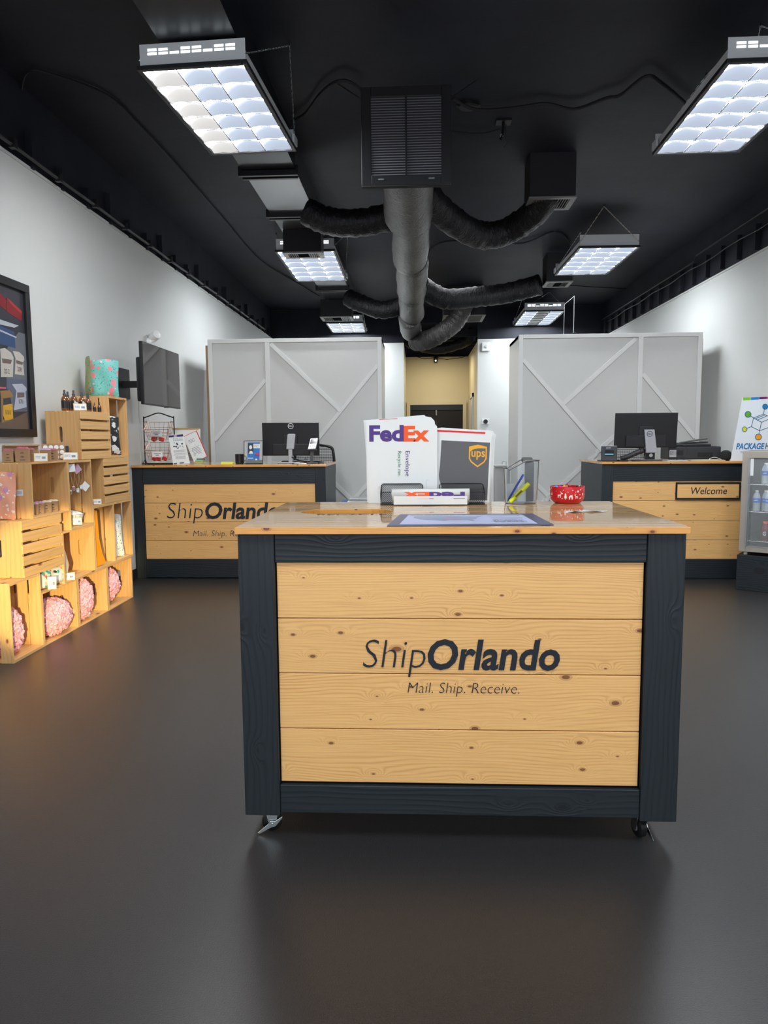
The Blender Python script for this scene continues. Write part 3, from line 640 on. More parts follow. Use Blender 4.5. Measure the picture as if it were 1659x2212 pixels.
for k, (dx, dz, a) in enumerate(((0, 0, 0.0), (-.006, .003, .01), (.002, .016, -.035), (.006, .022, -.05))):
    lab = ['front white courier envelope with the full purple and orange logo', 'second white courier envelope, edging out to the left behind the front one',
           'third white courier envelope, fanned up behind the front two', 'rearmost white courier envelope, fanned highest in the left bundle'][k]
    e = thing('courier_envelope', lab, 'envelope', (-.05+dx, 3.128+k*.005, 1.074), (0, a, 0), 'white envelopes with the purple logo')
    if k in (2, 3): e.location.z += .010
    pts = [(-.160, 0), (.142, 0), (.142, .332), (.128, .348), (.105, .3535), (.098, .360), (-.168, .352)]
    MB((0, 0, 0), X, Z).poly([(p[0], p[1]+dz*.4) for p in pts], 0, .0018).build('sheet', paper, e)
    MB((0, -.0022, 0), X, Z).box(-.160, 0+dz*.4, 0, -.157, .30, .0006).build('fold', white, e)
    if k == 0:
        MB((0, -.0030, 0), X, Z).box(.096, .04, 0, .0965, .10, .0002).box(.096, .1, 0, .105, .1005, .0002).build('print_mark', greyink, e)
        bpy.context.view_layer.update()
        fedex(e, (-.204, 3.1255, 1.342), X, Z, .262, .072)
        text('Envelope', (-.052, 3.1255, 1.301), (0, 0, -1), X, .110, .025, purple, e)
        text('Recycle me.', (-.0845, 3.1255, 1.300), (0, 0, -1), X, .110, .020, green, e)
    elif k == 1:
        text('F', (-.2135, 3.1305, 1.342), X, Z, .03, .072, purple, e, off=.04)
    elif k == 2:
        MB((0, -.0024, 0), X, Z).poly([(-.10, .357), (-.02, .358), (-.02, .3605), (-.10, .3595)], 0, .0004).build('red_strip', red_m, e)
brn = mat('envelope_grey', (.115, .115, .125), .55); gold = mat('shield_gold', (.85, .42, .03), .5)
for k in range(3):
    lab = ['front grey and white courier envelope with the gold shield', 'white envelope just behind the gold shield one', 'rearmost white envelope showing at the far right of the bundle'][k]
    e = thing('shield_envelope', lab, 'envelope', (.20+k*.005, 3.150+k*.006, 1.074), (0, .02+k*.012, 0), 'white envelopes behind the organizer right side')
    MB((0, 0, 0), X, Z).poly([(-.115, 0), (.122, 0), (.124, .29), (.127, .29), (.127, .302), (.122, .303), (.112, .317), (-.115, .324)], 0, .0018).build('sheet', paper, e)
    if k == 0:
        MB((0, -.0024, 0), X, Z).poly([(-.113, .316), (.096, .3085), (.096, .301), (-.113, .308)], 0, .0004).build('red_strip', mat('strip_red', (.75, .01, .02), .5), e)
        text('Extremely Urgent', (.290, 3.1468, 1.3748), (-1, 0, .02), (0, 0, -1), .045, .0045, paper, e)
        MB((0, -.0024, 0), X, Z).poly([(-.098, .01), (.112, .01), (.118, .263), (-.094, .271), (-.098, .16), (-.102, .12), (-.100, .10), (-.090, .07)], 0, .0003).build('grey_field', brn, e)
        bpy.context.view_layer.update()
        c = Vector((.066, 0, .205)); sh = [(-.039, .040), (0, .049), (.039, .040), (.039, -.012), (.030, -.028), (.014, -.040), (0, -.050), (-.014, -.040), (-.030, -.028), (-.039, -.012)]
        n = len(sh); inn = [(p[0]*.86, p[1]*.86) for p in sh]; mb = MB(c+Vector((0, -.0032, 0)), X, Z); 
        for i in range(n):
            j = (i+1) % n; mb.poly([sh[i], sh[j], inn[j], inn[i]], 0)
        mb.poly([(-.034, .034), (-.034, .018), (-.02, .028), (0, .033), (.034, .033), (.034, .034), (0, .043)], .0002); mb.build('shield_emblem', gold, e)
        text('ups', (.2375, 3.1463, 1.262), X, Z, .060, .038, gold, e, off=.02)
# rolled envelope in the front pocket
re_ = thing('rolled_envelope', 'folded white envelope with upside-down logo, lying in the organizer front', 'envelope', (.07, 3.02, 1.077))
pts = []; mb = MB(); n = 12
prof = [(.024, .0), (.020, .03), (.014, .055), (.004, .066), (-.004, .066), (-.010, .060), (-.012, .050), (-.008, .02)]
vs = []; fs = []
for i, (y, z) in enumerate(prof): vs += [(-.175+.004*(i % 2), y, z), (.155, y, z)]
for i in range(len(prof)-1): fs.append((2*i, 2*i+1, 2*i+3, 2*i+2))
mb.add(vs, fs); o = mb.build('sheet', paper, re_, smooth=True); sl = o.modifiers.new('thick', 'SOLIDIFY'); sl.thickness = .0012
bpy.context.view_layer.update()
fedex(re_, (.205, 3.0088, 1.131), (-1, 0, 0), (0, -.15, -1), .26, .030)
MB().box(-.165, -.016, 0, .145, -.0145, .036).build('inner_sheet', paper, re_)
# clear pitcher
clearp = mat('clear_plastic', (.95, .97, .98), .03, trans=1, ior=1.18)
pt = thing('pitcher', 'clear plastic water pitcher used as a pen holder', 'pitcher', (.452, 3.10, 1.073))
vs, fs, n = [], [], 40
def rim(q): c = math.cos(q); return .160+.022*max(-1, min(1, (c+.35)*2.2)) if c > -.8 else .150
rows = [(.062, 0), (.066, .004), (.069, .02), (.071, .08), (.074, 1)]
for r, h in rows:
    for j in range(n):
        q = 2*math.pi*j/n; z = h if h < 1 else rim(q); vs.append((r*math.cos(q), r*.9*math.sin(q), z))
for j in range(n):
    q = 2*math.pi*j/n; vs.append((.0815*math.cos(q)+(.006 if math.cos(q) < -.9 else 0), .074*math.sin(q), rim(q)+.006))
for i in range(len(rows)):
    for j in range(n): fs.append((i*n+j, i*n+(j+1) % n, (i+1)*n+(j+1) % n, (i+1)*n+j))
fs.append(tuple(range(n))[::-1])
o = MB().add(vs, fs).build('body', clearp, pt, smooth=True); so = o.modifiers.new('wall', 'SOLIDIFY'); so.thickness = .0016
MB().tube([(.080*math.cos(2*math.pi*j/40), .0735*math.sin(2*math.pi*j/40), rim(2*math.pi*j/40)+.005) for j in range(40)], .0017, 6, closed=True).build('rim', mat('rim_plastic', (.5, .52, .54), .1, alpha=.7), pt, smooth=True)
MB().lathe([(.062, -.0), (.064, .003), (.060, .003)], n=36, sy=.9).build('foot_ring', mat('rim_plastic', (0, 0, 0)), pt, smooth=True)
smk = mat('smoky_plastic', (.16, .17, .18), .25, alpha=.62)
MB().box(.020, .012, .006, .058, .034, .178).build('inner_column', smk, pt, bevel=.004)
mb = MB()
for i in range(16): mb.box(.024, .0105, .02+i*.009, .056, .012, .0222+i*.009)
mb.build('ridge', smk, pt)
MB().box(.006, .002, .176, .050, .04, .198).build('lid_latch', mat('lid_grey', (.10, .11, .11), .4), pt, bevel=.006)
MB().poly([(-.060, -.01), (-.02, -.01), (-.02, .08), (-.045, .085), (-.062, .08)], 0, .002).frame((0, .01, 0), X, Z).poly([(-.060, .01), (-.015, .01), (-.032, .05), (-.018, .085), (-.060, .085)], 0, .002).frame((0, 0, 0), X, Z).poly([(-.012, .008), (.022, .008), (.020, .07), (.012, .095), (-.008, .07)], 0, .0015).build('plastic_film', mat('cloudy_film', (.8, .86, .88), .2, alpha=.45), pt)
hl = thing('highlighter', 'fat yellow highlighter leaning inside the clear pitcher', 'pen', (.40, 3.055, 1.082), (0, R(45), 0))
MB().lathe([(.0085, 0), (.0095, .003), (.0098, .06), (.0098, .088), (.009, .11), (.006, .113)], n=16).build('barrel', mat('highlighter_yellow', (.80, .85, .02), .35), hl, smooth=True)
MB((0, -.0099, .02), Z, X).box(.012, -.004, 0, .05, .004, .0006).build('print_mark', mat('olive_ink', (.12, .13, .02), .5), hl)
bp_ = thing('ballpoint_pen', 'blue pen leaning behind the yellow highlighter in the pitcher', 'pen', (.393, 3.085, 1.082), (0, R(30), 0))
MB().lathe([(.001, 0), (.004, .012), (.0045, .07), (.0045, .125), (.003, .135)], n=12).build('barrel', mat('pen_blue', (.02, .05, .45), .3), bp_, smooth=True)
MB((0, -.0045, 0), X, Z).box(-.001, .085, 0, .002, .125, .003).build('clip', mat('pen_blue', (0, 0, 0)), bp_)
# red bowl
bw = thing('candy_bowl', 'round red bowl with white winter pictures', 'bowl', (.652, 3.105, 1.073))
MB().lathe([(.046, 0), (.056, .003), (.068, .014), (.072, .026), (.073, .072), (.0715, .0735), (.070, .072), (.069, .028), (.05, .012), (0, .010)], n=56).build('body', red_m, bw, smooth=True)
wp = mat('bowl_print', (.82, .80, .72), .5); mb = MB()
def bowlpoly(pts, cx, cz, s=1.0, r=.0736):
    q = []
    for a, b in pts:
        u = (cx+a*s)/r; q.append((r*math.sin(u), -r*math.cos(u), cz+b*s))
    k = len(q); mb.add(q, [tuple(range(k))])
def deer(cx, cz, s, f=1):
    for p in ([(-6, 2), (5, 2), (6, 6), (-6, 5)], [(4, 3), (7, 5), (9, 11), (7, 12)], [(6, 10), (11, 10), (11, 12), (7, 13)], [(-6, 3), (-4, 3), (-5, -6), (-6, -6)], [(-3, 3), (-1, 3), (-2, -6), (-3, -6)],
              [(2, 3), (4, 3), (4, -6), (3, -6)], [(4.5, 3), (6, 3), (6.5, -6), (5.5, -6)], [(7, 12), (8, 12), (5, 18), (4, 18)], [(9, 12), (10, 12), (11, 18), (10, 18)], [(5, 15), (6, 14), (3, 15), (3, 16)]):
        bowlpoly([(a*f, b) for a, b in (p if f > 0 else p[::-1])], cx, cz, s)
def tree(cx, cz, s):
    for k in range(3): bowlpoly([(-6+k*1.3, k*5), (6-k*1.3, k*5), (0, k*5+7)], cx, cz, s)
    bowlpoly([(-1, -4), (1, -4), (1, 0), (-1, 0)], cx, cz, s)
def disc(cx, cz, r_): bowlpoly([(r_*math.cos(i*.785), r_*math.sin(i*.785)) for i in range(8)], cx, cz)
def star(cx, cz, r_): bowlpoly([((r_ if i % 2 == 0 else r_*.45)*math.sin(i*math.pi/5), (r_ if i % 2 == 0 else r_*.45)*math.cos(i*math.pi/5)) for i in range(10)], cx, cz)
for base in (0, .165, .31):
    deer(base-.049, .034, .00115); tree(base-.022, .026, .0013)
    for p in ([(-7, -6), (-3, -6), (-3, 2), (-7, 2)], [(3, -6), (7, -6), (7, 2), (3, 2)], [(-9, 2), (9, 2), (0, 11)], [(4, 6), (6, 4), (6, 11), (4, 11)]): bowlpoly(p, base, .028, .0011)
    deer(base+.026, .029, .0009, -1); star(base-.036, .024, .003); star(base+.043, .040, .003); disc(base-.035, .045, .0022); disc(base-.032, .06, .0018); disc(base-.012, .052, .002); disc(base+.008, .060, .0025); disc(base+.021, .052, .0022); disc(base-.065, .055, .0016)
    bowlpoly([(-5, -4), (2, -6), (6, 0), (0, 6), (-3, 2)], base+.032, .055, .0009); bowlpoly([(-6, 0), (0, -2), (6, 3), (1, 5)], base+.046, .060, .0008); bowlpoly([(-5, -5), (2, -3), (5, 5), (-2, 2)], base+.045, .026, .0009); bowlpoly([(-4, -6), (3, -6), (4, 4), (-2, 6)], base+.060, .042, .0009)
    disc(base+.056, .030, .0015); disc(base+.055, .066, .0018)
mb.build('printed_pictures', wp, bw)
for i, (x, y, c, n, lab) in enumerate([(-.052, -.02, (.02, .45, .85), 'candy', 'bright blue wrapped candy at the left rim of the red bowl'), (-.036, -.025, (.85, .05, .45), 'candy', 'pink wrapped candy at the left rim of the red bowl'),
     (-.012, .0, (.80, .35, .12), 'candy', 'pale orange candy in the middle of the red bowl'), (.036, -.03, (.03, .02, .02), 'candy', 'dark brown candy at the right rim of the red bowl'), (.05, -.012, (.45, .22, .12), 'candy', 'bronze foil candy at the far right of the red bowl'), (.012, .02, (.4, .01, .01), 'candy', 'dark red candy at the back of the red bowl')]):
    c_ = thing('candy', lab, 'candy', (.652+x, 3.105+y, 1.1425), (0, .1*i, i*1.1), 'candies in the red bowl'); cm = mat('candy_%d' % i, c, .25)
    MB().lathe([(.001, -.008), (.006, -.006), (.008, 0), (.006, .006), (.001, .008)], n=12, axis='x').build('sweet', cm, c_, smooth=True)
    MB().lathe([(.001, .006), (.006, .014)], n=8, axis='x').lathe([(.006, -.014), (.001, -.006)], n=8, axis='x').build('wrapper_end', cm, c_)
MB().lathe([(.0, .0), (.066, .0), (.066, .05), (0, .055)], (0, 0, .012), n=24).build('sweets_filling', mat('dark_sweets', (.12, .03, .03), .4), bw, smooth=True, kind='stuff')
# laminated map mat
mt = thing('counter_mat', 'dark blue-grey bordered mat with a map at the island front edge', 'mat', (.18, 2.46, 1.0735))
q = [(-.275, -.185), (.262, -.165), (.250, .178), (-.240, .168)]
MB().poly(q, 0, .0022).build('mat_base', mat('mat_border', (.085, .085, .16), .35), mt, bevel=.0008)
MB().poly([(-.235, -.150), (.215, -.138), (.205, .145), (-.208, .140)], .0024).build('mat_face', mat('mat_face_paper', (.50, .54, .78), .45), mt)
us = [(-.185, .09), (-.15, .098), (-.08, .095), (-.03, .09), (-.01, .07), (.0, .082), (.03, .075), (.045, .10), (.06, .105), (.04, .06), (.03, .03), (.028, .0), (.01, -.02), (.02, -.06), (.01, -.062), (-.005, -.03), (-.04, -.035), (-.065, -.03), (-.085, -.06), (-.11, -.035), (-.14, -.03), (-.165, -.01), (-.19, .04)]
MB().poly(us, .0028).build('map_outline', mat('map_grey', (.30, .36, .48), .5), mt)
MB().poly([(-.09, .02), (-.05, .03), (-.02, -.01), (-.04, -.03), (-.08, -.02)], .0031).build('map_zone', mat('map_pink', (.45, .33, .42), .5), mt)
mb = MB(); mb.box(.075, .10, .0028, .19, .106, .003).box(.08, .03, .0028, .19, .036, .003).box(.085, .0, .0028, .185, .003, .003); scribble(mb, -.2, .112, .0, .13, 1, .003); scribble(mb, .08, -.1, .19, -.02, 5, .003); mb.build('print_mark', greyink, mt)
for (x, y, a, s, lab) in ((.59, 2.715, .2, 1, 'small crumpled silver wrapper in front of the red bowl'), (.665, 2.73, -.2, 1.2, 'flat grey paper scrap at the right of the red bowl')):
    p_ = thing('wrapper', lab, 'wrapper', (x, y, 1.0735), (0, 0, a)); mb = MB()
    vs = [(-.03*s, -.02, 0), (0, -.024, .006), (.035*s, -.015, .001), (.05*s, .01, .004), (.02*s, .02, .0), (-.025*s, .012, .005), (0, 0, .003)]
    mb.add(vs, [(0, 1, 6), (1, 2, 6), (2, 3, 6), (3, 4, 6), (4, 5, 6), (5, 0, 6)]); o = mb.build('foil', mat('wrapper_foil', (.6, .62, .70), .3, metal=.3), p_); o.modifiers.new('t', 'SOLIDIFY').thickness = .0005
# ================================================================ crates along the left wall
CX, CL, CH, CD = -2.47, .498, .36, .265          # front plane, length, height, depth
crate0 = None
def make_crate(label):
    """lying on its side: length along y, opening towards +x, origin under its middle"""
    t = thing('wooden_crate', label, 'crate', (0, 0, 0), group='pine crates stacked along the left wall'); a, d, e = CL/2, CD/2, .017
    for s in (-1, 1):
        y0 = -a if s < 0 else a-e
        MB((0, y0+e, 0), X, Z).slab_hole(-d+.008, .008, d-.0, CH-.008, .02, CH*.52, .026, .115, 0, e).build('end_panel', crate_wood('z'), t)
    n = 3; g = .012; wd = (CD-.008-g*(n-1))/n
    for zz in (0, CH-.009):
        for i in range(n): MB().box(-d+.008+i*(wd+g), -a, zz, -d+.008+i*(wd+g)+wd, a, zz+.009).build('slat', crate_wood('y'), t, bevel=.0012)
    n = 5; g = .016; wd = (CH-g*(n-1))/n
    for i in range(n):
        MB().box(-d, -a-.003, i*(wd+g), -d+.009, a+.003, i*(wd+g)+wd).build('slat', crate_wood('y'), t, bevel=.0012)
    return t
def place_crate(kind, y0, z0, label, y1=None):
    global crate0
    t = crate0 or make_crate(label); first = crate0 is None
    if kind == 'open': loc, rot = (CX-CD/2, y0+CL/2, z0), (0, 0, 0)
    elif kind == 'closed': loc, rot = (CX-CD/2, y0+CL/2, z0), (0, 0, math.pi)
    else: loc, rot = (CX-CD/2, y0+CH, z0+CL/2), (R(90), 0, 0)
    if first: t.location, t.rotation_euler = loc, rot; crate0 = t; return t
    return dup(t, loc, rot, label)
place_crate('open', 4.517, 0, 'bottom-row crate holding the big slumped bag of pink peanuts')
place_crate('upright', 4.155, 0, 'upright bottom crate at the near corner, slatted side facing forward')
place_crate('open', 5.018, 0, 'bottom-row crate holding the standing bag of pink peanuts')
place_crate('open', 5.519, 0, 'last bottom-row crate, nearest the left counter')
place_crate('closed', 4.332, .499, 'slatted crate on top of the near upright crate')
place_crate('open', 4.833, .361, 'open crate with wavy-grained end, beside the orange sheet')
place_crate('upright', 5.334, .361, 'upright crate holding the orange sheet')
place_crate('upright', 5.696, .361, 'upright crate holding the lettered pouch')
place_crate('open', 4.468, .860, 'open crate holding the small kraft boxes, tag on its end')
place_crate('upright', 4.968, .722, 'upright crate with hanging vials and a wire basket')
place_crate('closed', 5.545, .860, 'slatted crate under the black and white pouch crate')
place_crate('closed', 5.19, 1.222, 'slatted crate carrying the brown spray bottles')
place_crate('upright', 5.692, 1.222, 'topmost upright crate carrying the two patterned pouches')
def fabric(name, base, spots, scale=30, rough=.5):
    m = bpy.data.materials.new(name); m.use_nodes = True; N, L = nodes(m); b = N['Principled BSDF']; b.inputs['Roughness'].default_value = rough
    tc = N.new('ShaderNodeTexCoord'); last = None
    rgb = N.new('ShaderNodeRGB'); rgb.outputs[0].default_value = (*base, 1); last = rgb.outputs[0]
    for i, (c, th, sc) in enumerate(spots):
        v = N.new('ShaderNodeTexVoronoi'); v.inputs['Scale'].default_value = scale*sc; mp = N.new('ShaderNodeMapping'); mp.inputs['Location'].default_value = (i*3.3, i*1.7, i)
        nz = N.new('ShaderNodeTexNoise'); nz.inputs['Scale'].default_value = scale*sc*1.5
        ad = N.new('ShaderNodeMixRGB'); ad.blend_type = 'ADD'; ad.inputs[0].default_value = .03
        L.new(tc.outputs['Object'], mp.inputs[0]); L.new(tc.outputs['Object'], nz.inputs[0]); L.new(mp.outputs[0], ad.inputs[1]); L.new(nz.outputs['Color'], ad.inputs[2]); L.new(ad.outputs[0], v.inputs['Vector'])
        lt = N.new('ShaderNodeMath'); lt.operation = 'LESS_THAN'; lt.inputs[1].default_value = th; L.new(v.outputs['Distance'], lt.inputs[0])
        mx = N.new('ShaderNodeMix'); mx.data_type = 'RGBA'; L.new(lt.outputs[0], mx.inputs[0]); L.new(last, mx.inputs[6]); mx.inputs[7].default_value = (*c, 1); last = mx.outputs[2]
    L.new(last, b.inputs['Base Color']); return m
teal = fabric('teal_floral', (.18, .55, .50), [((.02, .12, .20), .22, 1.9), ((.85, .25, .30), .36, .55), ((.90, .62, .58), .17, .55)])
leafg = fabric('green_leaf', (.33, .38, .17), [((.08, .12, .05), .25, 1.3)])
bwf = fabric('black_white_floral', (.015, .015, .018), [((.75, .75, .75), .42, .5), ((.35, .35, .38), .2, 1.0)])
pinkf = fabric('coral_lattice', (.80, .35, .22), [((.85, .70, .62), .30, 1.2), ((.62, .25, .45), .28, .5)])
multif = fabric('confetti_print', (.75, .76, .72), [((.02, .03, .04), .25, .9), ((.05, .45, .40), .30, .7), ((.75, .10, .10), .22, .8), ((.85, .45, .35), .25, .6)])
textf = fabric('black_script_print', (.72, .74, .72), [((.02, .02, .02), .26, 2.2)])
def pouch(label, m, w_, h_, th, loc, rot, name='mailer_pouch', cat='pouch', wav=1.0):
    t = thing(name, label, cat, loc, rot); n = 14; vs, fs = [], []
    for s in (-1, 1):
        for j in range(n+1):
            for i in range(n+1):
                u, v = i/n*2-1, j/n; b = max(0, (1-u**4))*max(0, (1-(2*v-1)**6))
                vs.append((u*w_/2*(1-.04*math.sin(v*5*wav)), s*th/2*b*(1.1-v*.5)+.004*math.sin(u*4+v*6*wav), v*h_+.006*math.sin(u*3+1)*wav))
    k = (n+1)**2
    for s in range(2):
        for j in range(n):
            for i in range(n):
                a = s*k+j*(n+1)+i; fs.append((a, a+1, a+n+2, a+n+1))
    for j in range(n): 
        for e in (0, n): fs.append((j*(n+1)+e, (j+1)*(n+1)+e, k+(j+1)*(n+1)+e, k+j*(n+1)+e))
    for i in range(n):
        for e in (0, n): fs.append((e*(n+1)+i, e*(n+1)+i+1, k+e*(n+1)+i+1, k+e*(n+1)+i))
    MB().add(vs, fs).build('bag', m, t, smooth=True); return t
pouch('olive green leaf-print pouch standing behind the teal one', leafg, .20, .315, .03, (-2.66, 5.76, 1.722), (0, 0, R(-55)))
pouch('teal floral-print pouch standing on the topmost crate', teal, .22, .30, .04, (-2.57, 5.86, 1.722), (R(4), 0, R(22)))
pouch('black and white floral pouch standing inside the topmost crate', bwf, .17, .32, .06, (-2.535, 5.87, 1.240), (R(-3), 0, R(60)))
pouch('coral lattice-print pouch cut off by the left photo edge', pinkf, .19, .30, .03, (-2.64, 4.40, .862), (R(-3), 0, R(4)))
pouch('white pouch with black lettering inside the far upright crate', textf, .13, .36, .03, (-2.53, 5.88, .38), (R(-6), 0, R(60)))
pouch('narrow patterned pouch in the back gap of the orange-sheet crate', textf, .10, .40, .02, (-2.62, 5.62, .38), (0, 0, R(75)))
pouch('rolled confetti-print pouch lying on the bottom crates', multif, .33, .135, .10, (-2.53, 4.73, .362), (R(0), 0, R(82)), wav=.4)
o = thing('orange_sheet', 'bright orange sheet leaning out of the upright crate', 'sheet', (-2.49, 5.40, .38), (0, 0, R(78)))
MB((0, 0, 0), X, Z).poly([(-.02, 0), (.10, .02), (.06, .10), (.03, .22), (.02, .44), (-.035, .45)], 0, .003).build('card', orange_m, o)
# price cards
def card(x, y, z, w_, h_, yaw, label, txt='$'):
    t = thing('price_card', label, 'sign', (x, y, z), (R(-12), 0, yaw))
    MB((0, 0, 0), X, Z).box(-w_/2, 0, 0, w_/2, h_, .004).build('gold_frame', mat('pale_gold', (.55, .40, .20), .35, metal=.4), t, bevel=.001)
    MB((0, 0, 0), X, Z).box(-w_/2+.005, .005, .004, w_/2-.005, h_-.005, .005).build('card_face', paper, t)
    mb = MB((0, 0, 0), X, Z); mb.box(w_*.08, h_*.32, .0052, w_*.34, h_*.6, .0054); scribble(mb, -w_*.38, h_*.35, w_*.0, h_*.7, 3, .0054); mb.build('print_mark', greyink, t); return t
AF_ = R(38)
card(-2.50, 5.26, 1.583, .095, .055, AF_, 'gold-framed price card in front of the spray bottles')
card(-2.50, 4.66, 1.223, .085, .056, R(20), 'gold-framed price card before the kraft boxes, leftmost of the upper pair')
card(-2.50, 5.07, 1.223, .10, .056, R(25), 'gold-framed price card beside the kraft tray, right of the upper pair')
card(-2.50, 5.47, .861, .065, .045, AF_, 'gold-framed price card on the shelf left of the slatted crate')
card(-2.50, 5.12, .742, .07, .055, R(30), 'white price card in front of the wire basket')
card(-2.44, 4.60, .37, .055, .085, R(20), 'white price card above the confetti pouch, at its left')
card(-2.49, 4.93, .365, .085, .055, R(30), 'gold-framed price card right of the confetti pouch')
# spray bottles
amber = mat('amber_glass', (.20, .065, .015), .08, coat=1); labelk = mat('black_label', (.02, .02, .022), .4)
def bottle(name, label, loc, s=1.0, tagm=False):
    t = thing(name, label, 'bottle', loc, (0, 0, .3), 'brown bottles on the slatted crate')
    MB().lathe([(.023*s, 0), (.026*s, .004*s), (.026*s, .085*s), (.021*s, .10*s), (.010*s, .112*s), (.010*s, .118*s)], n=20).build('glass_body', amber, t, smooth=True)
    MB().lathe([(.0265*s, .02*s), (.0265*s, .075*s)], n=20).build('label_band', labelk, t, smooth=True)
    MB().lathe([(.012*s, .116*s), (.012*s, .128*s), (.007*s, .130*s), (.008*s, .150*s), (.005*s, .155*s)], n=14).build('spray_cap', mat('dark_grey_cap', (.07, .075, .08), .4), t, smooth=True)
    if tagm: MB((.0, -.03, .03), X, Z).poly([(0, 0), (.022, -.02), (.034, .03), (.01, .05)], 0, .001).build('hang_tag', paper, t)
    return t
bottle('spray_bottle', 'leftmost brown spray bottle on the slatted crate', (-2.61, 5.25, 1.583))
bottle('spray_bottle', 'second brown spray bottle from the left, with a white tag', (-2.58, 5.33, 1.583), 1.02, True)
bottle('spray_bottle', 'brown spray bottle half hidden behind the second one', (-2.67, 5.42, 1.583), 1.0)
bottle('spray_bottle', 'brown spray bottle just right of the bottle price card', (-2.56, 5.42, 1.583), 1.0, True)
bottle('spray_bottle', 'rightmost full-size brown spray bottle', (-2.56, 5.52, 1.583), .97)
bottle('dropper_bottle', 'small brown vial in front of the rightmost spray bottle', (-2.50, 5.50, 1.583), .48)
bottle('dropper_bottle', 'small brown vial standing alone at the right end of the bottle row', (-2.52, 5.63, 1.583), .55)
# kraft boxes
pinkcl = mat('pink_cloth', (.45, .12, .17), .8, bump=.5, bscale=90); lilac = mat('lilac_cloth', (.50, .30, .42), .8, bump=.5, bscale=90); cream2 = mat('cream_cloth', (.65, .55, .38), .8, bump=.5, bscale=90)
def kraft(label, loc, m, s=1.0, yaw=.35):
    t = thing('kraft_box', label, 'box', loc, (0, 0, yaw), 'small kraft boxes in the crates'); a = .032*s
    MB().box(-a, -a, 0, a, a, .075*s).build('carton', cardb, t, bevel=.001)
    vs, fs, n = [], [], 8
    for j in range(n+1):
        for i in range(n+1):
            x, y = (i/n*2-1)*a*1.02, (j/n*2-1)*a*1.02; vs.append((x, y, .075*s+.010*s*(1+.6*math.sin(i*2.3+j*1.1)*math.cos(j*1.9))*(1 if 0 < i < n and 0 < j < n else .1)))
    for j in range(n):
        for i in range(n): q = j*(n+1)+i; fs.append((q, q+1, q+n+2, q+n+1))
    MB().add(vs, fs).build('cloth_top', m, t, smooth=True)
    mb = MB((0, -a-.0005, 0), X, Z)
    for zc in (.05*s, .032*s): mb.poly([(.010*s*math.cos(k*math.pi/6), zc+.005*s*math.sin(k*math.pi/6)*(1 if zc > .04*s else -1)) for k in range(7)], .0003)
    mb.box(-.014*s, .012*s, 0, .014*s, .015*s, .0004); mb.build('print_mark', ink, t); return t
for i, (x, y, m, s, lab) in enumerate([(-2.66, 4.56, pinkcl, 1.0, 'kraft box at the left end of the pink-topped group'), (-2.58, 4.59, pinkcl, 1.15, 'largest kraft box with pink cloth top, left of its price card'), (-2.60, 4.70, pinkcl, 1.05, 'kraft box hidden behind the upper left price card'),
        (-2.54, 4.80, lilac, 1.0, 'kraft box just right of the upper left price card'), (-2.54, 4.895, pinkcl, .98, 'pink-topped kraft box at the right end of the upper group')]): kraft(lab, (x, y, 1.223), m, s)
for i, (x, y, m, lab) in enumerate([(-2.55, 4.625, lilac, 'kraft box with lilac cloth, leftmost inside the open crate'), (-2.55, 4.70, lilac, 'second kraft box inside the open crate, lilac cloth'), (-2.54, 4.78, cream2, 'third kraft box inside the open crate, cream cloth'), (-2.54, 4.87, cream2, 'kraft box with cream cloth, rightmost inside the open crate')]): kraft(lab, (x, y, .870), m, .95)
t = thing('display_tray', 'kraft display tray of round white discs leaning on the slatted crate', 'tray', (-2.60, 5.06, 1.223), (R(-10), 0, R(30)))
MB((0, 0, 0), X, Z).box(-.09, 0, 0, .085, .118, .008).build('tray', cardb, t)
for i in range(4):
    for j in range(3): MB((-.068+i*.036, 0, .02+j*.036), X, Z).lathe([(.015, .008), (.015, .012), (.0, .014)], n=14).build('white_disc', white, t, smooth=True)
MB((0, 0, 0), X, Z).box(.065, .03, .008, .085, .10, .014).build('black_tube', black, t)
t = thing('display_tray', 'kraft tray standing behind the pink-topped boxes', 'tray', (-2.70, 4.80, 1.223), (R(-10), 0, R(60)))
MB((0, 0, 0), X, Z).box(-.13, 0, 0, .12, .11, .008).box(-.13, .10, .008, .12, .11, .03).build('tray', cardb, t)
t = thing('barcode_sticker', 'white barcode tag on the end panel of the open crate', 'sticker', (-2.565, 4.466, 1.03), (R(90), 0, R(0)))
MB().box(-.04, -.02, 0, .04, .02, .001).build('label_paper', paper, t); mb = MB()
for i in range(7): mb.box(.005+i*.004, -.008, .0012, .005+i*.004+.0018, .01, .0014)
mb.build('barcode', greyink, t)
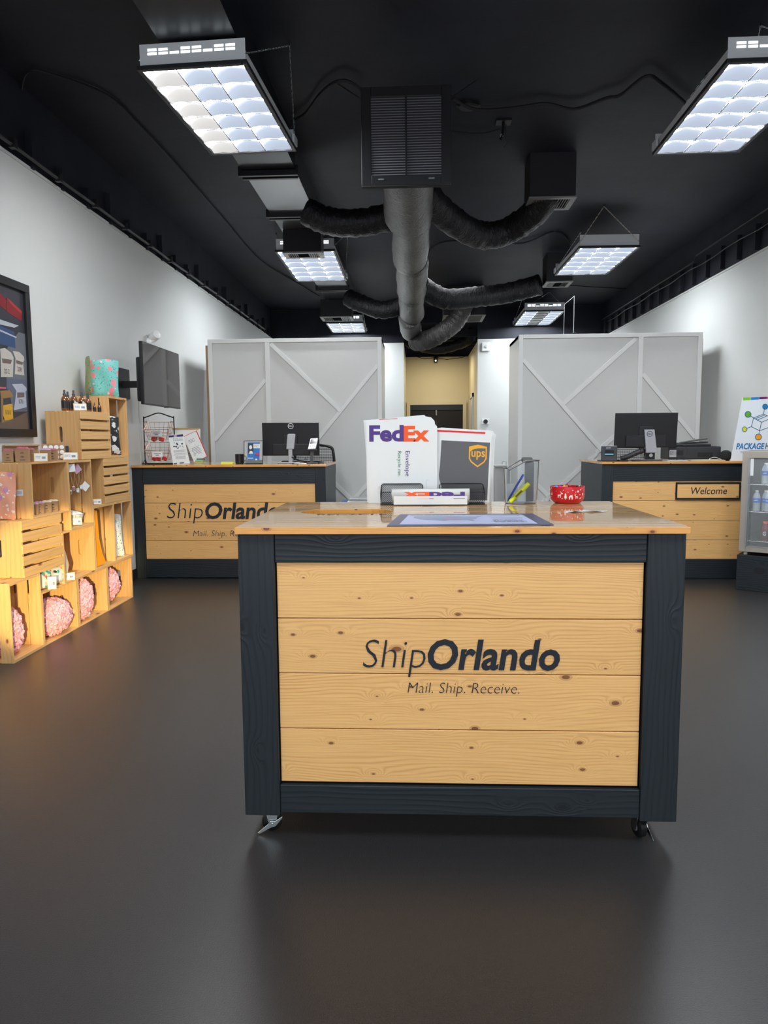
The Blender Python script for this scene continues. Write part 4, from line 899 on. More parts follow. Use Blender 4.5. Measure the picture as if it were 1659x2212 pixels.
# hanging vials and basket in the upright crate
for i, (y, z, m, lab) in enumerate([(5.04, 1.02, leafg, 'hanging glass vial on twine, leftmost in the upright crate'), (5.09, 1.045, pinkcl, 'hanging glass vial on twine, second from the left'), (5.155, 1.025, paper, 'hanging glass vial on twine, third from the left'), (5.21, 1.045, paper, 'hanging glass vial on twine, fourth and rightmost')]):
    t = thing('hanging_vial', lab, 'vial', (-2.50, y, z-.045), (0, 0, .5), 'glass vials hanging in the upright crate')
    MB().lathe([(.011, 0), (.012, .002), (.012, .028), (.006, .033)], n=12).build('glass', mat('milky_glass', (.55, .60, .55), .1), t, smooth=True)
    MB().lathe([(.006, .032), (.007, .043)], n=10).build('cork', cardb, t)
    MB().box(-.009, -.0125, .006, .009, -.0118, .024).build('paper_label', m if i < 2 else paper, t)
    MB().tube([(0, 0, .042), (-.012, 0, .10), (-.004, 0, 1.205-z+.045)], .0013, 5).tube([(0, 0, .042), (.012, 0, .10), (.002, 0, 1.205-z+.045)], .0013, 5).build('twine', mat('twine', (.55, .40, .22), .8), t)
for i, (y, z, a, m, lab) in enumerate([(5.045, 1.165, .1, paper, 'white square gift tag, leftmost under the crate top'), (5.13, 1.155, .6, lilac, 'lilac patterned gift tag beside the white one'), (5.245, 1.02, -.75, paper, 'pale gift tag hanging beside the rightmost vial')]):
    t = thing('gift_tag', lab, 'tag', (-2.485, y, z), (0, 0, R(60))); MB((0, 0, 0), Vector((math.cos(a), 0, math.sin(a))), Vector((-math.sin(a), 0, math.cos(a)))).box(-.028, -.028, 0, .028, .028, .001).build('tag_paper', m, t)
    MB().tube([(0, 0, .028), (0, .0, 1.21-z)], .0012, 5).build('twine', mat('twine', (0, 0, 0)), t)
t = thing('wire_basket', 'small gold wire basket of white cloth in the upright crate', 'basket', (-2.56, 5.20, .742)); mb = MB()
for r_, z in ((.05, .002), (.062, .035), (.075, .075)): mb.tube([(r_*math.cos(k*math.pi/10), 1.25*r_*math.sin(k*math.pi/10), z) for k in range(20)], .0016, 5, closed=True)
for k in range(14): q = k*math.pi/7; mb.tube([(.05*math.cos(q), 1.25*.05*math.sin(q), .002), (.075*math.cos(q), 1.25*.075*math.sin(q), .075)], .0012, 5)
mb.build('wire_frame', mat('brass_wire', (.35, .25, .10), .35, metal=.9), t, smooth=True)
o = MB().lathe([(.0, .006), (.045, .008), (.06, .045), (.062, .068), (.045, .085), (.02, .095), (0, .098)], n=24, sy=1.25).build('white_cloth', mat('white_cloth', (.72, .73, .74), .8, bump=1, bscale=45), t, smooth=True)
for v in o.data.vertices: v.co *= 1+.09*math.sin(v.co.x*110+v.co.y*90)*math.sin(v.co.z*120)
# packing-peanut bags
pk_m = mat('pink_foam', (.88, .42, .52), .6); film = bpy.data.materials.new('clear_film'); film.use_nodes = True
N, L = nodes(film); b = N['Principled BSDF']; b.inputs['Base Color'].default_value = (1, .96, .97, 1); b.inputs['Roughness'].default_value = .12; b.inputs['Alpha'].default_value = .16; b.inputs['Specular IOR Level'].default_value = .9
def peanut(n=6):
    pts = [(-.012, 0, 0), (-.011, 0, .001), (-.004, .0, .005), (.004, 0, .005), (.011, 0, .001), (.012, 0, 0)]; rr = [.003, .0068, .0072, .0072, .0068, .003]
    m_ = MB().tube(pts, rr, n); return m_.v, m_.f
PV, PF = peanut()
def peanut_bag(label, c, rx, ry, rz, lean=0, neck=None, seed=0, cnt=330, name='packing_peanut_bag'):
    rnd = random.Random(seed); t = thing(name, label, 'bag', c, (lean, 0, 0), 'clear bags of pink packing peanuts')
    shape = lambda q, p: Vector((rx*math.sin(p)*math.cos(q), ry*math.sin(p)*math.sin(q), rz+rz*math.cos(p)))*1.0
    mb = MB(); vs, fs = [], []
    for k in range(cnt):
        p = math.acos(1-2*(k+.5)/cnt); q = k*2.399963
        pos = shape(q, p); pos = Vector((pos.x, pos.y, max(.010, pos.z)))
        M_ = Matrix.Rotation(rnd.uniform(0, 6.28), 3, 'X') @ Matrix.Rotation(rnd.uniform(0, 6.28), 3, 'Y') @ Matrix.Rotation(rnd.uniform(0, 6.28), 3, 'Z')
        n0 = len(vs); s = rnd.uniform(1.35, 1.75)
        for v in PV: vs.append(M_ @ v*s+pos*1.0)
        for f in PF: fs.append([n0+i for i in f])
    mb.add(vs, fs); mb.build('packing_peanuts', pk_m, t, smooth=True, kind='stuff')
    nn = 20; mb = MB(); prof = [(max(.001, math.sin(i*math.pi/14)), 1-math.cos(i*math.pi/14)) for i in range(15)]
    mb.lathe([(a*.94, b_) for a, b_ in prof], n=nn); o = mb.build('inner_fill', mat('pink_fill', (.75, .34, .40), .8), t, smooth=True, kind='stuff')
    for v in o.data.vertices: v.co = Vector((v.co.x*rx, v.co.y*ry, .006+(v.co.z-1)*rz*.95+rz))
    mb = MB(); mb.lathe(prof, n=28); o = mb.build('clear_film', film, t, smooth=True)
    for v in o.data.vertices:
        w_ = 1.10+.035*math.sin(v.co.x*7+v.co.z*9)*math.sin(v.co.y*8+v.co.z*5); v.co = Vector((v.co.x*rx*w_, v.co.y*ry*w_, max(.001, (v.co.z-1)*rz*w_+rz)))
    if neck:
        MB().tube([(0, 0, rz)] if False else [Vector(neck)*.75+Vector((0, 0, rz*.25)), Vector(neck), Vector(neck)*1.12+Vector((0, .03, .01))], [.03, .012, .035], 12).build('knotted_neck', film, t, smooth=True)
    return t
peanut_bag('clear bag of pink peanuts in the near upright crate', (-2.60, 4.30, .011), .095, .105, .155, R(4), (0, 0, .36), 1)
peanut_bag('big slumped bag of pink peanuts in the bottom crate', (-2.57, 4.80, .011), .115, .165, .12, 0, (.05, .17, .09), 2, 460)
peanut_bag('small part of a pink peanut bag at the left of the slumped one', (-2.66, 4.585, .011), .05, .048, .115, 0, None, 5, 200)
peanut_bag('tall standing bag of pink peanuts against a crate divider', (-2.575, 5.17, .011), .115, .125, .160, R(-4), None, 3, 480)
peanut_bag('bag of pink peanuts in the last bottom crate', (-2.59, 5.72, .04), .105, .15, .135, R(8), (0, -.06, .285), 4, 420)
t = thing('packing_peanut_bag', 'clear bag of pale beige peanuts in the wavy-grained crate', 'bag', (-2.56, 4.95, .380)); o = MB().lathe([(.001, 0), (.05, .01), (.06, .09), (.045, .19), (.02, .24), (.001, .245)], n=22).build('clear_film', mat('beige_film', (.62, .48, .36), .25, bump=1, bscale=40), t, smooth=True)
for v in o.data.vertices: v.co += v.normal*.009*math.sin(v.co.x*90+v.co.z*60)*math.sin(v.co.y*80+v.co.z*50)
# framed photograph on the left wall
pf = thing('framed_picture', 'black framed print of letter boxes cut off by the left photo edge', 'picture', (-2.775, 4.3, 1.39))
y0, y1, hh = -.9, .79, 1.07; fw = .055
MB().box(0, y0, 0, .03, y1, fw).box(0, y0, hh-fw, .03, y1, hh).box(0, y0, fw, .03, y0+fw, hh-fw).box(0, y1-fw, fw, .03, y1, hh-fw).build('frame', black, pf, bevel=.002)
MB().box(0, y0+fw, fw, .008, y1-fw, hh-fw).build('print_backing', mat('print_dark', (.035, .035, .045), .3), pf)
def pp(name, c, pts, e):                     # flat areas of the printed picture
    q = []
    for a, b_ in pts: w_ = P(a/5.825, 580+b_/5.825, 'x', -2.766); q.append((w_.y-4.3, w_.z-1.39))
    MB((.009+e*.0003, 0, 0), Y, Z).poly(q).build(name, mat('print_%s' % name, c, .3), pf)
pp('grey_post', (.13, .14, .16), [(235, 800), (330, 830), (345, 1800), (170, 1800), (80, 1400), (90, 1000)], 0)
pp('red_letter_box', (.22, .012, .018), [(-60, 240), (80, 400), (80, 530), (-60, 420)], 1)
pp('red_letter_box', (.30, .015, .02), [(85, 360), (275, 540), (275, 665), (85, 545)], 1)
pp('red_lid', (.40, .03, .03), [(85, 360), (275, 540), (270, 575), (130, 440)], 2)
pp('blue_letter_box', (.035, .07, .17), [(-60, 690), (180, 800), (195, 1005), (-60, 930)], 1)
pp('silver_edge', (.42, .45, .50), [(-60, 620), (235, 720), (180, 745), (-60, 690)], 2)
pp('silver_edge', (.40, .36, .30), [(-60, 740), (210, 862), (200, 875), (-60, 765)], 3)
pp('ivory_letter_box', (.50, .47, .42), [(0, 1010), (60, 1000), (140, 1060), (170, 1120), (160, 1365), (10, 1365), (5, 1100)], 2)
pp('ivory_letter_box', (.52, .49, .46), [(160, 1040), (240, 1050), (300, 1110), (305, 1150), (290, 1180), (305, 1345), (185, 1330), (195, 1130)], 2)
pp('dark_slot', (.16, .11, .10), [(20, 1130), (150, 1150), (135, 1200), (30, 1190)], 3)
pp('dark_slot', (.16, .11, .10), [(200, 1150), (290, 1180), (280, 1215), (205, 1195)], 3)
pp('pink_label', (.60, .10, .12), [(-60, 1485), (75, 1495), (75, 1515), (-60, 1510)], 2)
pp('slate_panel', (.10, .11, .17), [(80, 1380), (330, 1400), (345, 1780), (170, 1790), (160, 1560), (80, 1520)], 1)
pp('silver_letter_box', (.42, .44, .52), [(150, 1455), (280, 1450), (330, 1500), (335, 1530), (320, 1550), (335, 1745), (175, 1785), (205, 1540)], 2)
pp('dark_slot', (.10, .10, .14), [(215, 1560), (305, 1560), (305, 1620), (215, 1625)], 3)
pp('bronze_letter_box', (.30, .16, .05), [(0, 1540), (120, 1530), (165, 1600), (165, 1615), (15, 1640)], 2)
pp('yellow_letter_box', (.62, .34, .03), [(40, 1720), (155, 1700), (165, 1885), (120, 1905), (60, 1910), (40, 1850)], 3)
pp('bronze_edge', (.25, .15, .06), [(10, 1640), (40, 1640), (40, 1900), (170, 1885), (170, 1895), (20, 1945)], 2)
pp('brown_base', (.12, .09, .07), [(-60, 1950), (170, 1890), (345, 1800), (365, 2050), (-60, 2050)], 1)
for body, a, b_, c_, m in (('22-2', 55, 1315, 120, 'print_brown'), ('238', 220, 1290, 272, 'print_maroon'), ('111', 75, 1835, 130, 'print_black'), ('171', 240, 1700, 290, 'print_black')):
    p0, p1 = P(a/5.825, 580+b_/5.825, 'x', -2.764), P(c_/5.825, 580+b_/5.825, 'x', -2.764)
    text(body, p0, Y, Z, (p1-p0).length, .03, mat(m, (.10, .02, .02) if m != 'print_black' else (.03, .03, .03), .5), pf)
# television and wall camera
tv = thing('television', 'black flat television on an arm off the left wall', 'television', (-2.40, 6.76, 1.68))
MB().box(-.03, -.49, 0, .0, .49, .552).build('cabinet', black, tv, bevel=.003)
MB().box(.0005, -.482, .012, .002, .482, .544).build('screen', mat('glossy_screen', (.035, .034, .032), .045, spec=1), tv)
MB().box(-.085, -.44, .03, -.03, .40, .42).build('rear_bulge', black, tv, bevel=.015)
MB().box(-.36, -.08, .18, -.085, .0, .24).box(-.378, -.16, .08, -.36, .1, .36).build('wall_arm', bmetal, tv)
MB().box(-.02, .06, -.006, .0, .14, .0).build('sensor_bar', black, tv)
MB().tube([(-.33, .22, .1), (-.335, .24, -.25), (-.338, .24, -.55)], .005, 6).build('power_cable', white, tv, smooth=True)
sc_ = thing('security_camera', 'white round wall camera above the television', 'camera', (-2.78, 7.44, 2.38))
MB().lathe([(.045, 0), (.045, .02), (.025, .045)], axis='x', n=24).build('wall_mount', white, sc_, smooth=True)
c1 = MB((.075, 0, .065), Vector((0, .8, -.3)).normalized(), Vector((.45, .25, .7)).normalized()); a_ = Vector((.75, -.5, .35)).normalized()
u = a_.cross(Z).normalized(); v = u.cross(a_)
MB((.07, 0, .06), u, v).lathe([(.020, -.055), (.044, -.045), (.048, 0), (.048, .045), (.044, .05)], n=24).build('camera_body', white, sc_, smooth=True)
MB((.07, 0, .06), u, v).lathe([(.040, .051), (.038, .053), (.0, .053)], n=24).build('lens_face', greyink, sc_, smooth=True)
MB().tube([(.02, 0, .0), (.06, 0, .02), (.07, 0, .05)], .02, 10).build('neck', white, sc_, smooth=True)
# ================================================================ things on the left counter
LT = 1.1225; RT = 1.1285
copper = mat('copper_wire', (.55, .25, .16), .3, metal=.9)
t = thing('tiered_basket_stand', 'black two-tier stand of copper wire baskets on the left counter', 'basket stand', (-2.60, 7.16, LT))
arc = catmull([(-.155, 0, 0), (-.155, 0, .44), (-.145, 0, .468), (-.10, 0, .485), (0, 0, .515), (.10, 0, .485), (.145, 0, .468), (.155, 0, .44), (.155, 0, 0)], 5)
MB().tube(arc, .006, 8).build('frame', bmetal, t, smooth=True)
for s in (-1, 1): MB().tube([(s*.155, .0, .05), (s*.16, -.06, .006), (s*.16, .06, .006), (s*.155, 0, .05)], .005, 6).build('foot', bmetal, t, smooth=True)
MB().tube([(-.155, .06, .006), (.155, .06, .006)], .005, 6).tube([(-.155, -.06, .006), (.155, -.06, .006)], .005, 6).build('cross_bar', bmetal, t)
for s in (-1, 1):
    for zz in (.425, .225): MB().tube([(s*.155, 0, zz), (s*.14, 0, zz), (s*.125, 0, zz+.01), (s*.125, 0, zz-.01)], .003, 5).build('hook', bmetal, t)
for zz in (.25, .045):
    m = MB(); top = [(-.128, -.08), (.128, -.08), (.128, .08), (-.128, .08)]; bot = [(-.09, -.055), (.09, -.055), (.09, .055), (-.09, .055)]
    for h, rr in ((0, 0), (.06, .35), (.12, .68), (.175, 1)):
        m.tube([(bot[i][0]+(top[i][0]-bot[i][0])*rr, bot[i][1]+(top[i][1]-bot[i][1])*rr, zz+h*(1 if i > 1 else .56)) for i in range(4)], .0018 if rr < 1 else .0026, 5, closed=True)
    for i in range(4):
        j = (i+1) % 4; n = 5 if i % 2 == 0 else 3
        for k in range(n+1):
            f = k/n; b0 = [bot[i][q]*(1-f)+bot[j][q]*f for q in (0, 1)]; t0 = [top[i][q]*(1-f)+top[j][q]*f for q in (0, 1)]; hh = .175*(.56 if i == 0 else 1)
            m.tube([(b0[0], b0[1], zz), (t0[0], t0[1], zz+hh)], .0015, 4)
    for k in range(4): m.tube([(-.09+k*.06, -.055, zz), (-.09+k*.06, .055, zz)], .0015, 4)
    b = m.build('basket', copper, t, smooth=True)
    MB((0, -.088, 0), X, Z).box(-.048, zz+.028, 0, .058, zz+.082, .003).build('price_label', paper, t, bevel=.001)
    mb = MB((0, -.0915, 0), X, Z); mb.box(-.03, zz+.06, 0, .042, zz+.066, .0003).box(-.012, zz+.042, 0, .022, zz+.052, .0003)
    mb.box(-.044, zz+.031, 0, .054, zz+.0318, .0003).box(-.044, zz+.0785, 0, .054, zz+.0793, .0003); mb.build('print_mark', greyink, t)
for i, (x, z, a, c, lab) in enumerate([(-.03, .275, .3, red_m, 'red roll of tape in the upper copper basket, lying at the top'), (-.055, .262, 1.2, red_m, 'red and clear tape roll at the left of the upper copper basket'), (.04, .262, .8, red_m, 'tape roll behind the upper price label'),
        (-.06, .065, 1.3, red_m, 'tape roll at the left of the lower copper basket'), (.0, .066, .4, red_m, 'tape roll in the middle of the lower copper basket'), (.055, .066, 1.0, red_m, 'tape roll at the right of the lower copper basket')]):
    o = thing('tape_dispenser', lab, 'tape', (-2.60+x, 7.155+.02*(i % 2), LT+z), (R(80), a*.4, a), 'red tape dispensers in the copper baskets')
    MB().lathe([(.016, -.011), (.034, -.011), (.034, .011), (.016, .011)], n=20).build('tape_roll', mat('clear_tape', (.62, .56, .50), .2), o, smooth=True)
    MB().box(-.036, -.036, -.013, .010, .0, .013).build('red_cutter', c, o, bevel=.004)
t = thing('clip_rail_board', 'white notice board with a gold rail behind the copper baskets', 'board', (-2.46, 7.50, LT), (R(-6), 0, 0))
MB((0, 0, 0), X, Z).box(-.13, 0, 0, .17, .36, .006).build('board', paper, t)
MB((0, 0, 0), X, Z).box(-.13, .355, -.005, .155, .372, .012).build('gold_rail', mat('gold_rail', (.60, .38, .12), .35, metal=.4), t)
mb = MB((0, -.0065, 0), X, Z); mb.box(-.03, .02, 0, .14, .19, .0003); mb.build('grey_picture', mat('print_grey', (.48, .49, .50), .5), t)
mb = MB((0, -.0072, 0), X, Z); scribble(mb, -.0, .03, .12, .13, 5, 0); mb.box(.08, .17, 0, .095, .182, .0002).box(.03, .19, 0, .045, .21, .0002); mb.build('print_mark', greyink, t)
mb = MB((0, -.0075, 0), X, Z); mb.box(-.0, .232, 0, .12, .242, .0003); mb.build('red_print', mat('faded_red', (.35, .06, .05), .5), t)
t = thing('rate_sheet', 'tall white sheet with a dark purple header standing on the left counter', 'sign', (-2.37, 7.10, LT), (R(-8), R(-4), R(3)))
MB((0, 0, 0), X, Z).poly([(-.075, 0), (.095, 0), (.045, .305), (-.105, .30)], 0, .003).build('sheet', paper, t)
MB((0, -.0035, 0), X, Z).poly([(-.101, .278), (.046, .278), (.043, .300), (-.103, .297)], 0, .0003).build('purple_header', mat('header_navy', (.03, .02, .12), .5), t)
MB((0, -.004, 0), X, Z).box(-.050, .282, 0, -.022, .293, .0002).build('white_logo', paper, t); MB((0, -.004, 0), X, Z).box(-.022, .282, 0, -.012, .290, .0002).build('orange_logo', orange, t)
mb = MB((0, -.004, 0), X, Z); scribble(mb, -.06, .235, .04, .268, 3, 0); scribble(mb, -.06, .12, .06, .145, 4, 0); scribble(mb, -.055, .10, .07, .112, 2, 0); mb.box(-.075, .092, 0, .078, .094, .0002); scribble(mb, -.045, .05, .06, .085, 3, 0); mb.build('print_mark', greyink, t)
mb = MB((0, -.0042, 0), X, Z)
for i in range(16):
    a, b = random.uniform(-.06, .04), random.uniform(.158, .222); r_ = random.uniform(.004, .011); mb.poly([(a+r_*math.cos(k*1.05), b+r_*.8*math.sin(k*1.05)) for k in range(6)], 0)
mb.box(-.07, .006, 0, -.035, .016, .0002).box(-.01, .006, 0, .035, .016, .0002); mb.build('picture_print', mat('navy_print', (.05, .06, .10), .5), t)
t = thing('folder', 'open red-edged folder with a white page leaning at an angle', 'folder', (-2.245, 7.35, LT+.035), (R(-8), R(-24), 0))
MB((0, 0, 0), X, Z).box(-.07, 0, -.004, .086, .30, 0).build('red_cover', mat('folder_red', (.60, .05, .04), .5), t); MB((0, -.001, 0), X, Z).box(-.07, .006, 0, .078, .294, .003).build('page', paper, t)
mb = MB((0, -.0045, 0), X, Z); scribble(mb, -.04, .2, .03, .24, 3, 0); scribble(mb, -.04, .06, .05, .15, 6, 0); mb.build('print_mark', greyink, t)
for i, (w_, h_, c, lab) in enumerate([(.085, .012, (.35, .55, .25), 'pale green pad, lowest of the pile beside the folder'), (.085, .012, (.90, .28, .02), 'orange pad in the pile beside the folder'), (.08, .016, (.05, .50, .22), 'green pad in the pile beside the folder'), (.085, .012, (.01, .01, .012), 'black pad on top of the pile beside the folder')]):
    o = thing('notepad', lab, 'notepad', (-2.205+(.012 if i == 3 else 0), 7.20, LT+(0, .0125, .025, .0415)[i]), (0, 0, .1*i), 'stacked pads on the left counter')
    MB().box(-w_/2, -.05, 0, w_/2, .05, h_).build('pages', mat('pad_%d' % i, c, .5), o, bevel=.002); MB().box(-w_/2, -.051, h_*.4, w_/2, -.05, h_*.55).build('page_edge', paper, o)
for k, z in enumerate((0, .012)):
    o = thing('sticky_note_block', ('lower', 'upper')[k]+' bright yellow sticky-note pad on the left counter edge', 'notepad', (-1.86+.002*k, 6.98, LT+z), (0, 0, .03), 'yellow pads')
    MB().box(-.058, -.035, 0, .058, .035, .0115).build('pad', mat('acid_yellow', (.78, .80, .02), .5), o, bevel=.001); MB().box(-.058, -.0355, .005, .058, -.035, .006).build('page_edge', paper, o)
t = thing('mug', 'black mug left of the blue framed advert', 'mug', (-1.79, 7.18, LT))
MB().lathe([(.036, 0), (.042, .004), (.044, .095), (.042, .097), (.040, .095), (.038, .01), (0, .008)], n=28).build('body', black, t, smooth=True)
MB().tube(catmull([(.042, 0, .08), (.066, 0, .07), (.068, 0, .04), (.042, 0, .022)], 5), .0055, 8).build('handle', black, t, smooth=True)
t = thing('photo_frame', 'thin black glass frame holding a blue advert card', 'frame', (-1.63, 7.10, LT), (R(-6), 0, R(-2)))
MB((0, 0, 0), X, Z).box(-.098, 0, 0, -.093, .232, .006).box(.093, 0, 0, .098, .232, .006).box(-.093, 0, 0, .093, .005, .006).box(-.093, .227, 0, .093, .232, .006).build('frame', bmetal, t)
MB((0, 0, 0), X, Z).box(-.093, .005, .001, .093, .227, .002).build('glass', mat('pane_glass', (.8, .85, .85), .05, alpha=.12), t)
MB((0, .02, 0), X, Z).box(-.09, 0, -.001, .09, .04, .0).build('rear_prop', bmetal, t)
adb = mat('advert_blue', (.03, .18, .52), .45)
MB((0, -.002, 0), X, Z).poly([(-.062, .04), (.062, .04), (.066, .214), (-.058, .214)], 0, .002).build('advert_card', adb, t)
mb = MB((0, -.0045, 0), X, Z); mb.poly([(-.055, .11), (.0, .11), (.002, .205), (-.055, .205)]); mb.build('dark_picture', mat('advert_dark', (.035, .045, .05), .5), t)
mb = MB((0, -.0048, 0), X, Z); mb.poly([(-.028+.016*math.cos(k*.9), .165+.022*math.sin(k*.9)) for k in range(7)]); mb.poly([(-.045, .10), (-.005, .10), (-.01, .125), (-.035, .128)]); mb.box(.0, .155, 0, .066, .198, .0003); mb.box(-.055, .052, 0, .0, .060, .0003); mb.box(.02, .035, 0, .04, .05, .0003); mb.build('white_print', paper, t)
mb = MB((0, -.0052, 0), X, Z); scribble(mb, .005, .16, .06, .194, 4, 0); mb.build('print_mark', greyink, t)
text('20', (-1.612, 7.0925, LT+.082), X, Z, .048, .022, mat('advert_red', (.75, .02, .05), .5), t, off=.03, eps=.004)
def monitor(label, x, y, z0, w_, h_, lab_pos, ring, tilt, yaw, low):
    t = thing('monitor', label, 'monitor', (x, y, LT if x < 0 else RT), (0, 0, yaw)); r_ = Matrix.Rotation(tilt, 3, 'X')
    s = MB((0, 0, z0), X, r_ @ Z)
    s.box(-w_/2, 0, -.012, w_/2, h_, .004); s.build('screen_panel', black, t, bevel=.004)
    MB((0, 0, z0), X, r_ @ Z).box(-w_*.32, .01, .004, w_*.32, h_*.36, .020).box(-.07, h_*.2, .004, .07, h_*.62, .014).build('rear_housing', mat('panel_black', (.016, .016, .02), .45), t, bevel=.006)
    MB((0, 0, z0), X, r_ @ Z).box(-w_*.35, h_*.92, .004, w_*.35, h_*.935, .0055).build('vent_line', matte, t)
    MB((0, 0, z0), X, r_ @ Z).box(-w_/2+.008, .012, -.0135, w_/2-.008, h_-.008, -.012).build('screen', mat('glossy_screen', (.03, .03, .03)), t)
    return t
m1 = monitor('black desktop monitor on a bright silver stand, left counter', -1.275, 7.26, .075, .585, .335, 0, 0, R(3), R(-2), 0)
MB((0, -.022, .075), X, Z).poly([(-.042, .065), (.040, .065), (.058, .21), (.050, .222), (-.020, .222), (-.028, .21)], 0, .026).build('stand_head', silver, m1, bevel=.006)
MB().box(-.022, -.04, .008, .020, -.015, .17).build('stand_neck', silver, m1, bevel=.004)
MB().poly([(-.125, -.10), (.12, -.10), (.12, .08), (-.125, .08)], 0, .009).build('stand_base', silver, m1, bevel=.003)
def ring(o, c, r_, m, N_=24):
    mb = MB(c, X, Z)
    for i in range(N_):
        a, b = 2*math.pi*i/N_, 2*math.pi*(i+1)/N_
        mb.poly([(r_*math.cos(a), r_*math.sin(a)), (r_*math.cos(b), r_*math.sin(b)), (r_*.84*math.cos(b), r_*.84*math.sin(b)), (r_*.84*math.cos(a), r_*.84*math.sin(a))], 0)
    return mb.build('logo_ring', m, o)
lw = mat('logo_white', (.75, .76, .78), .4)
ring(m1, (.005, -.022, .375), .029, lw); bpy.context.view_layer.update()
text('DELL', (-1.289, 7.236, LT+.368), X, Z, .038, .014, lw, m1, off=.02)
m2 = monitor('black desktop monitor on a grey stand, right counter', 2.285, 7.26, .125, .62, .345, 0, 0, R(4), R(2), 0)
MB((0, -.03, 0), X, Z).poly([(-.002, .075), (.105, .075), (.072, .305), (-.028, .305)], 0, .02).build('stand_head', mat('stand_grey', (.42, .42, .46), .4, metal=.5), m2, bevel=.003)
MB().box(-.0, -.02, .008, .095, .0, .09).build('stand_neck', black, m2, bevel=.004); MB((.05, -.031, .05), X, Z).lathe([(.018, 0), (.018, .001)], n=20).build('cable_hole', silver, m2)
MB().poly([(-.17, -.12), (.20, -.12), (.19, .08), (-.15, .08)], 0, .010).build('stand_base', mat('base_dark_grey', (.10, .10, .11), .35), m2, bevel=.003)
ring(m2, (.025, -.0515, .262), .029, ink); bpy.context.view_layer.update()
text('DELL', (2.289, 7.2075, RT+.2555), X, Z, .040, .013, ink, m2, off=.02)
def plain(name, label, cat, loc, parts, rot=(0, 0, 0)):
    t = thing(name, label, cat, loc, rot)
    for n, m, fn, kw in parts: fn(MB()).build(n, m, t, **kw)
    return t
plain('keyboard', 'black keyboard lying behind the left silver monitor stand', 'keyboard', (-1.2, 7.45, LT), [('tray', black, lambda b: b.box(-.2, -.07, 0, .2, .07, .018), dict(bevel=.004)), ('key_block', greyink, lambda b: b.box(-.19, -.06, .018, .19, .06, .022), {})])
tag(MB().tube(catmull([(-1.26, 7.22, LT+.06), (-1.20, 7.16, LT+.035), (-1.08, 7.12, LT+.012), (-.99, 7.18, LT+.010), (-.95, 7.3, LT+.008)], 6), .007, 8).build('cable_bundle', black, smooth=True), 'black cable bundle sweeping from the left monitor stand to the card terminal', 'cable')
t = thing('card_terminal', 'silver card payment terminal on a dark post, left counter corner', 'terminal', (-1.01, 7.0, LT))
MB().box(-.055, -.05, 0, .035, .05, .014).build('foot', mat('terminal_grey', (.07, .07, .075), .4), t, bevel=.002); MB().box(-.030, -.015, .014, .0, .015, .15).build('post', mat('terminal_grey', (0, 0, 0)), t, bevel=.003)
hd = MB((-.012, -.02, .150), Vector((.98, 0, .05)).normalized(), Vector((.17, .42, .88)).normalized()); hd.box(-.040, -.005, -.02, .040, .115, .0); hd.build('housing', silver, t, bevel=.006)
hd.__init__((-.012, -.02, .150), Vector((.98, 0, .05)).normalized(), Vector((.17, .42, .88)).normalized()); hd.box(-.030, .05, .0, .032, .105, .0015); hd.build('display', mat('terminal_display', (.01, .02, .06), .1), t)
for i in range(4):
    for j in range(3): MB((-.012, -.02, .150), Vector((.98, 0, .05)).normalized(), Vector((.17, .42, .88)).normalized()).box(-.028+j*.021, .004+i*.0105, 0, -.012+j*.021, .011+i*.0105, .0025).build('key', white, t)
MB().box(-.055, -.045, .128, .035, .0, .145).build('card_slot', black, t, bevel=.003)
plain('pen', 'pen lying at the front edge of the left counter', 'pen', (-1.13, 6.87, LT+.005), [('barrel', silver, lambda b: b.lathe([(.001, -.07), (.005, -.06), (.005, .07)], axis='x', n=10), dict(smooth=True)), ('tip', black, lambda b: b.lathe([(.0055, -.07), (.0055, -.045)], axis='x', n=10), {})], (0, 0, .1))
# office chairs behind the counters
def chair(label, loc, yaw):
    t = thing('office_chair', label, 'chair', loc, (0, 0, yaw), 'black mesh office chairs behind the counters')
    arc = catmull([(-.20, 0, .70), (-.225, 0, 1.0), (-.215, 0, 1.22), (-.17, 0, 1.28), (0, .02, 1.305), (.17, 0, 1.28), (.215, 0, 1.22), (.225, 0, 1.0), (.20, 0, .70)], 5)
    MB().tube(arc, .016, 10).build('back_frame', black, t, smooth=True); mb = MB()
    for i in range(34): z = .70+i*.0175; hw = .215 if z < 1.22 else .215-(z-1.22)*1.0; mb.box(-hw, .003, z, hw, .006, z+.006)
    for i in range(-10, 11): mb.box(i*.02-.0015, .004, .70, i*.02+.0015, .005, 1.26)
    mb.build('back_mesh', mat('chair_mesh', (.05, .05, .055), .6), t, kind='stuff'); MB().box(-.19, .0, .66, .19, .03, .72).build('lumbar_bar', black, t, bevel=.008)
    MB().box(-.24, .02, .46, .24, .48, .53).build('seat', mat('seat_fabric', (.02, .02, .022), .9), t, bevel=.03); MB().box(-.03, -.03, .50, .03, .03, .70).build('back_bracket', black, t, bevel=.005)
    MB().lathe([(.025, .08), (.025, .46)], (0, .25, 0), n=14).build('gas_lift', chrome, t, smooth=True)
    for k in range(5):
        a = k*2*math.pi/5; e = Vector((.28*math.cos(a), .25+.28*math.sin(a), .07)); MB().tube([(0, .25, .10), e], [.028, .016], 8).build('base_leg', black, t, smooth=True)
        MB().lathe([(.001, -.02), (.028, -.02), (.028, .02), (.001, .02)], (e.x, e.y, .030), n=14, axis='x').build('castor_wheel', black, t, smooth=True)
    return t
c1_ = chair('black mesh chair behind the left counter, right of its monitor', (-1.15, 8.05, 0), 0)
dup(c1_, (2.33, 8.05, -.04), (0, 0, R(4)), 'black mesh chair behind the right counter monitor')
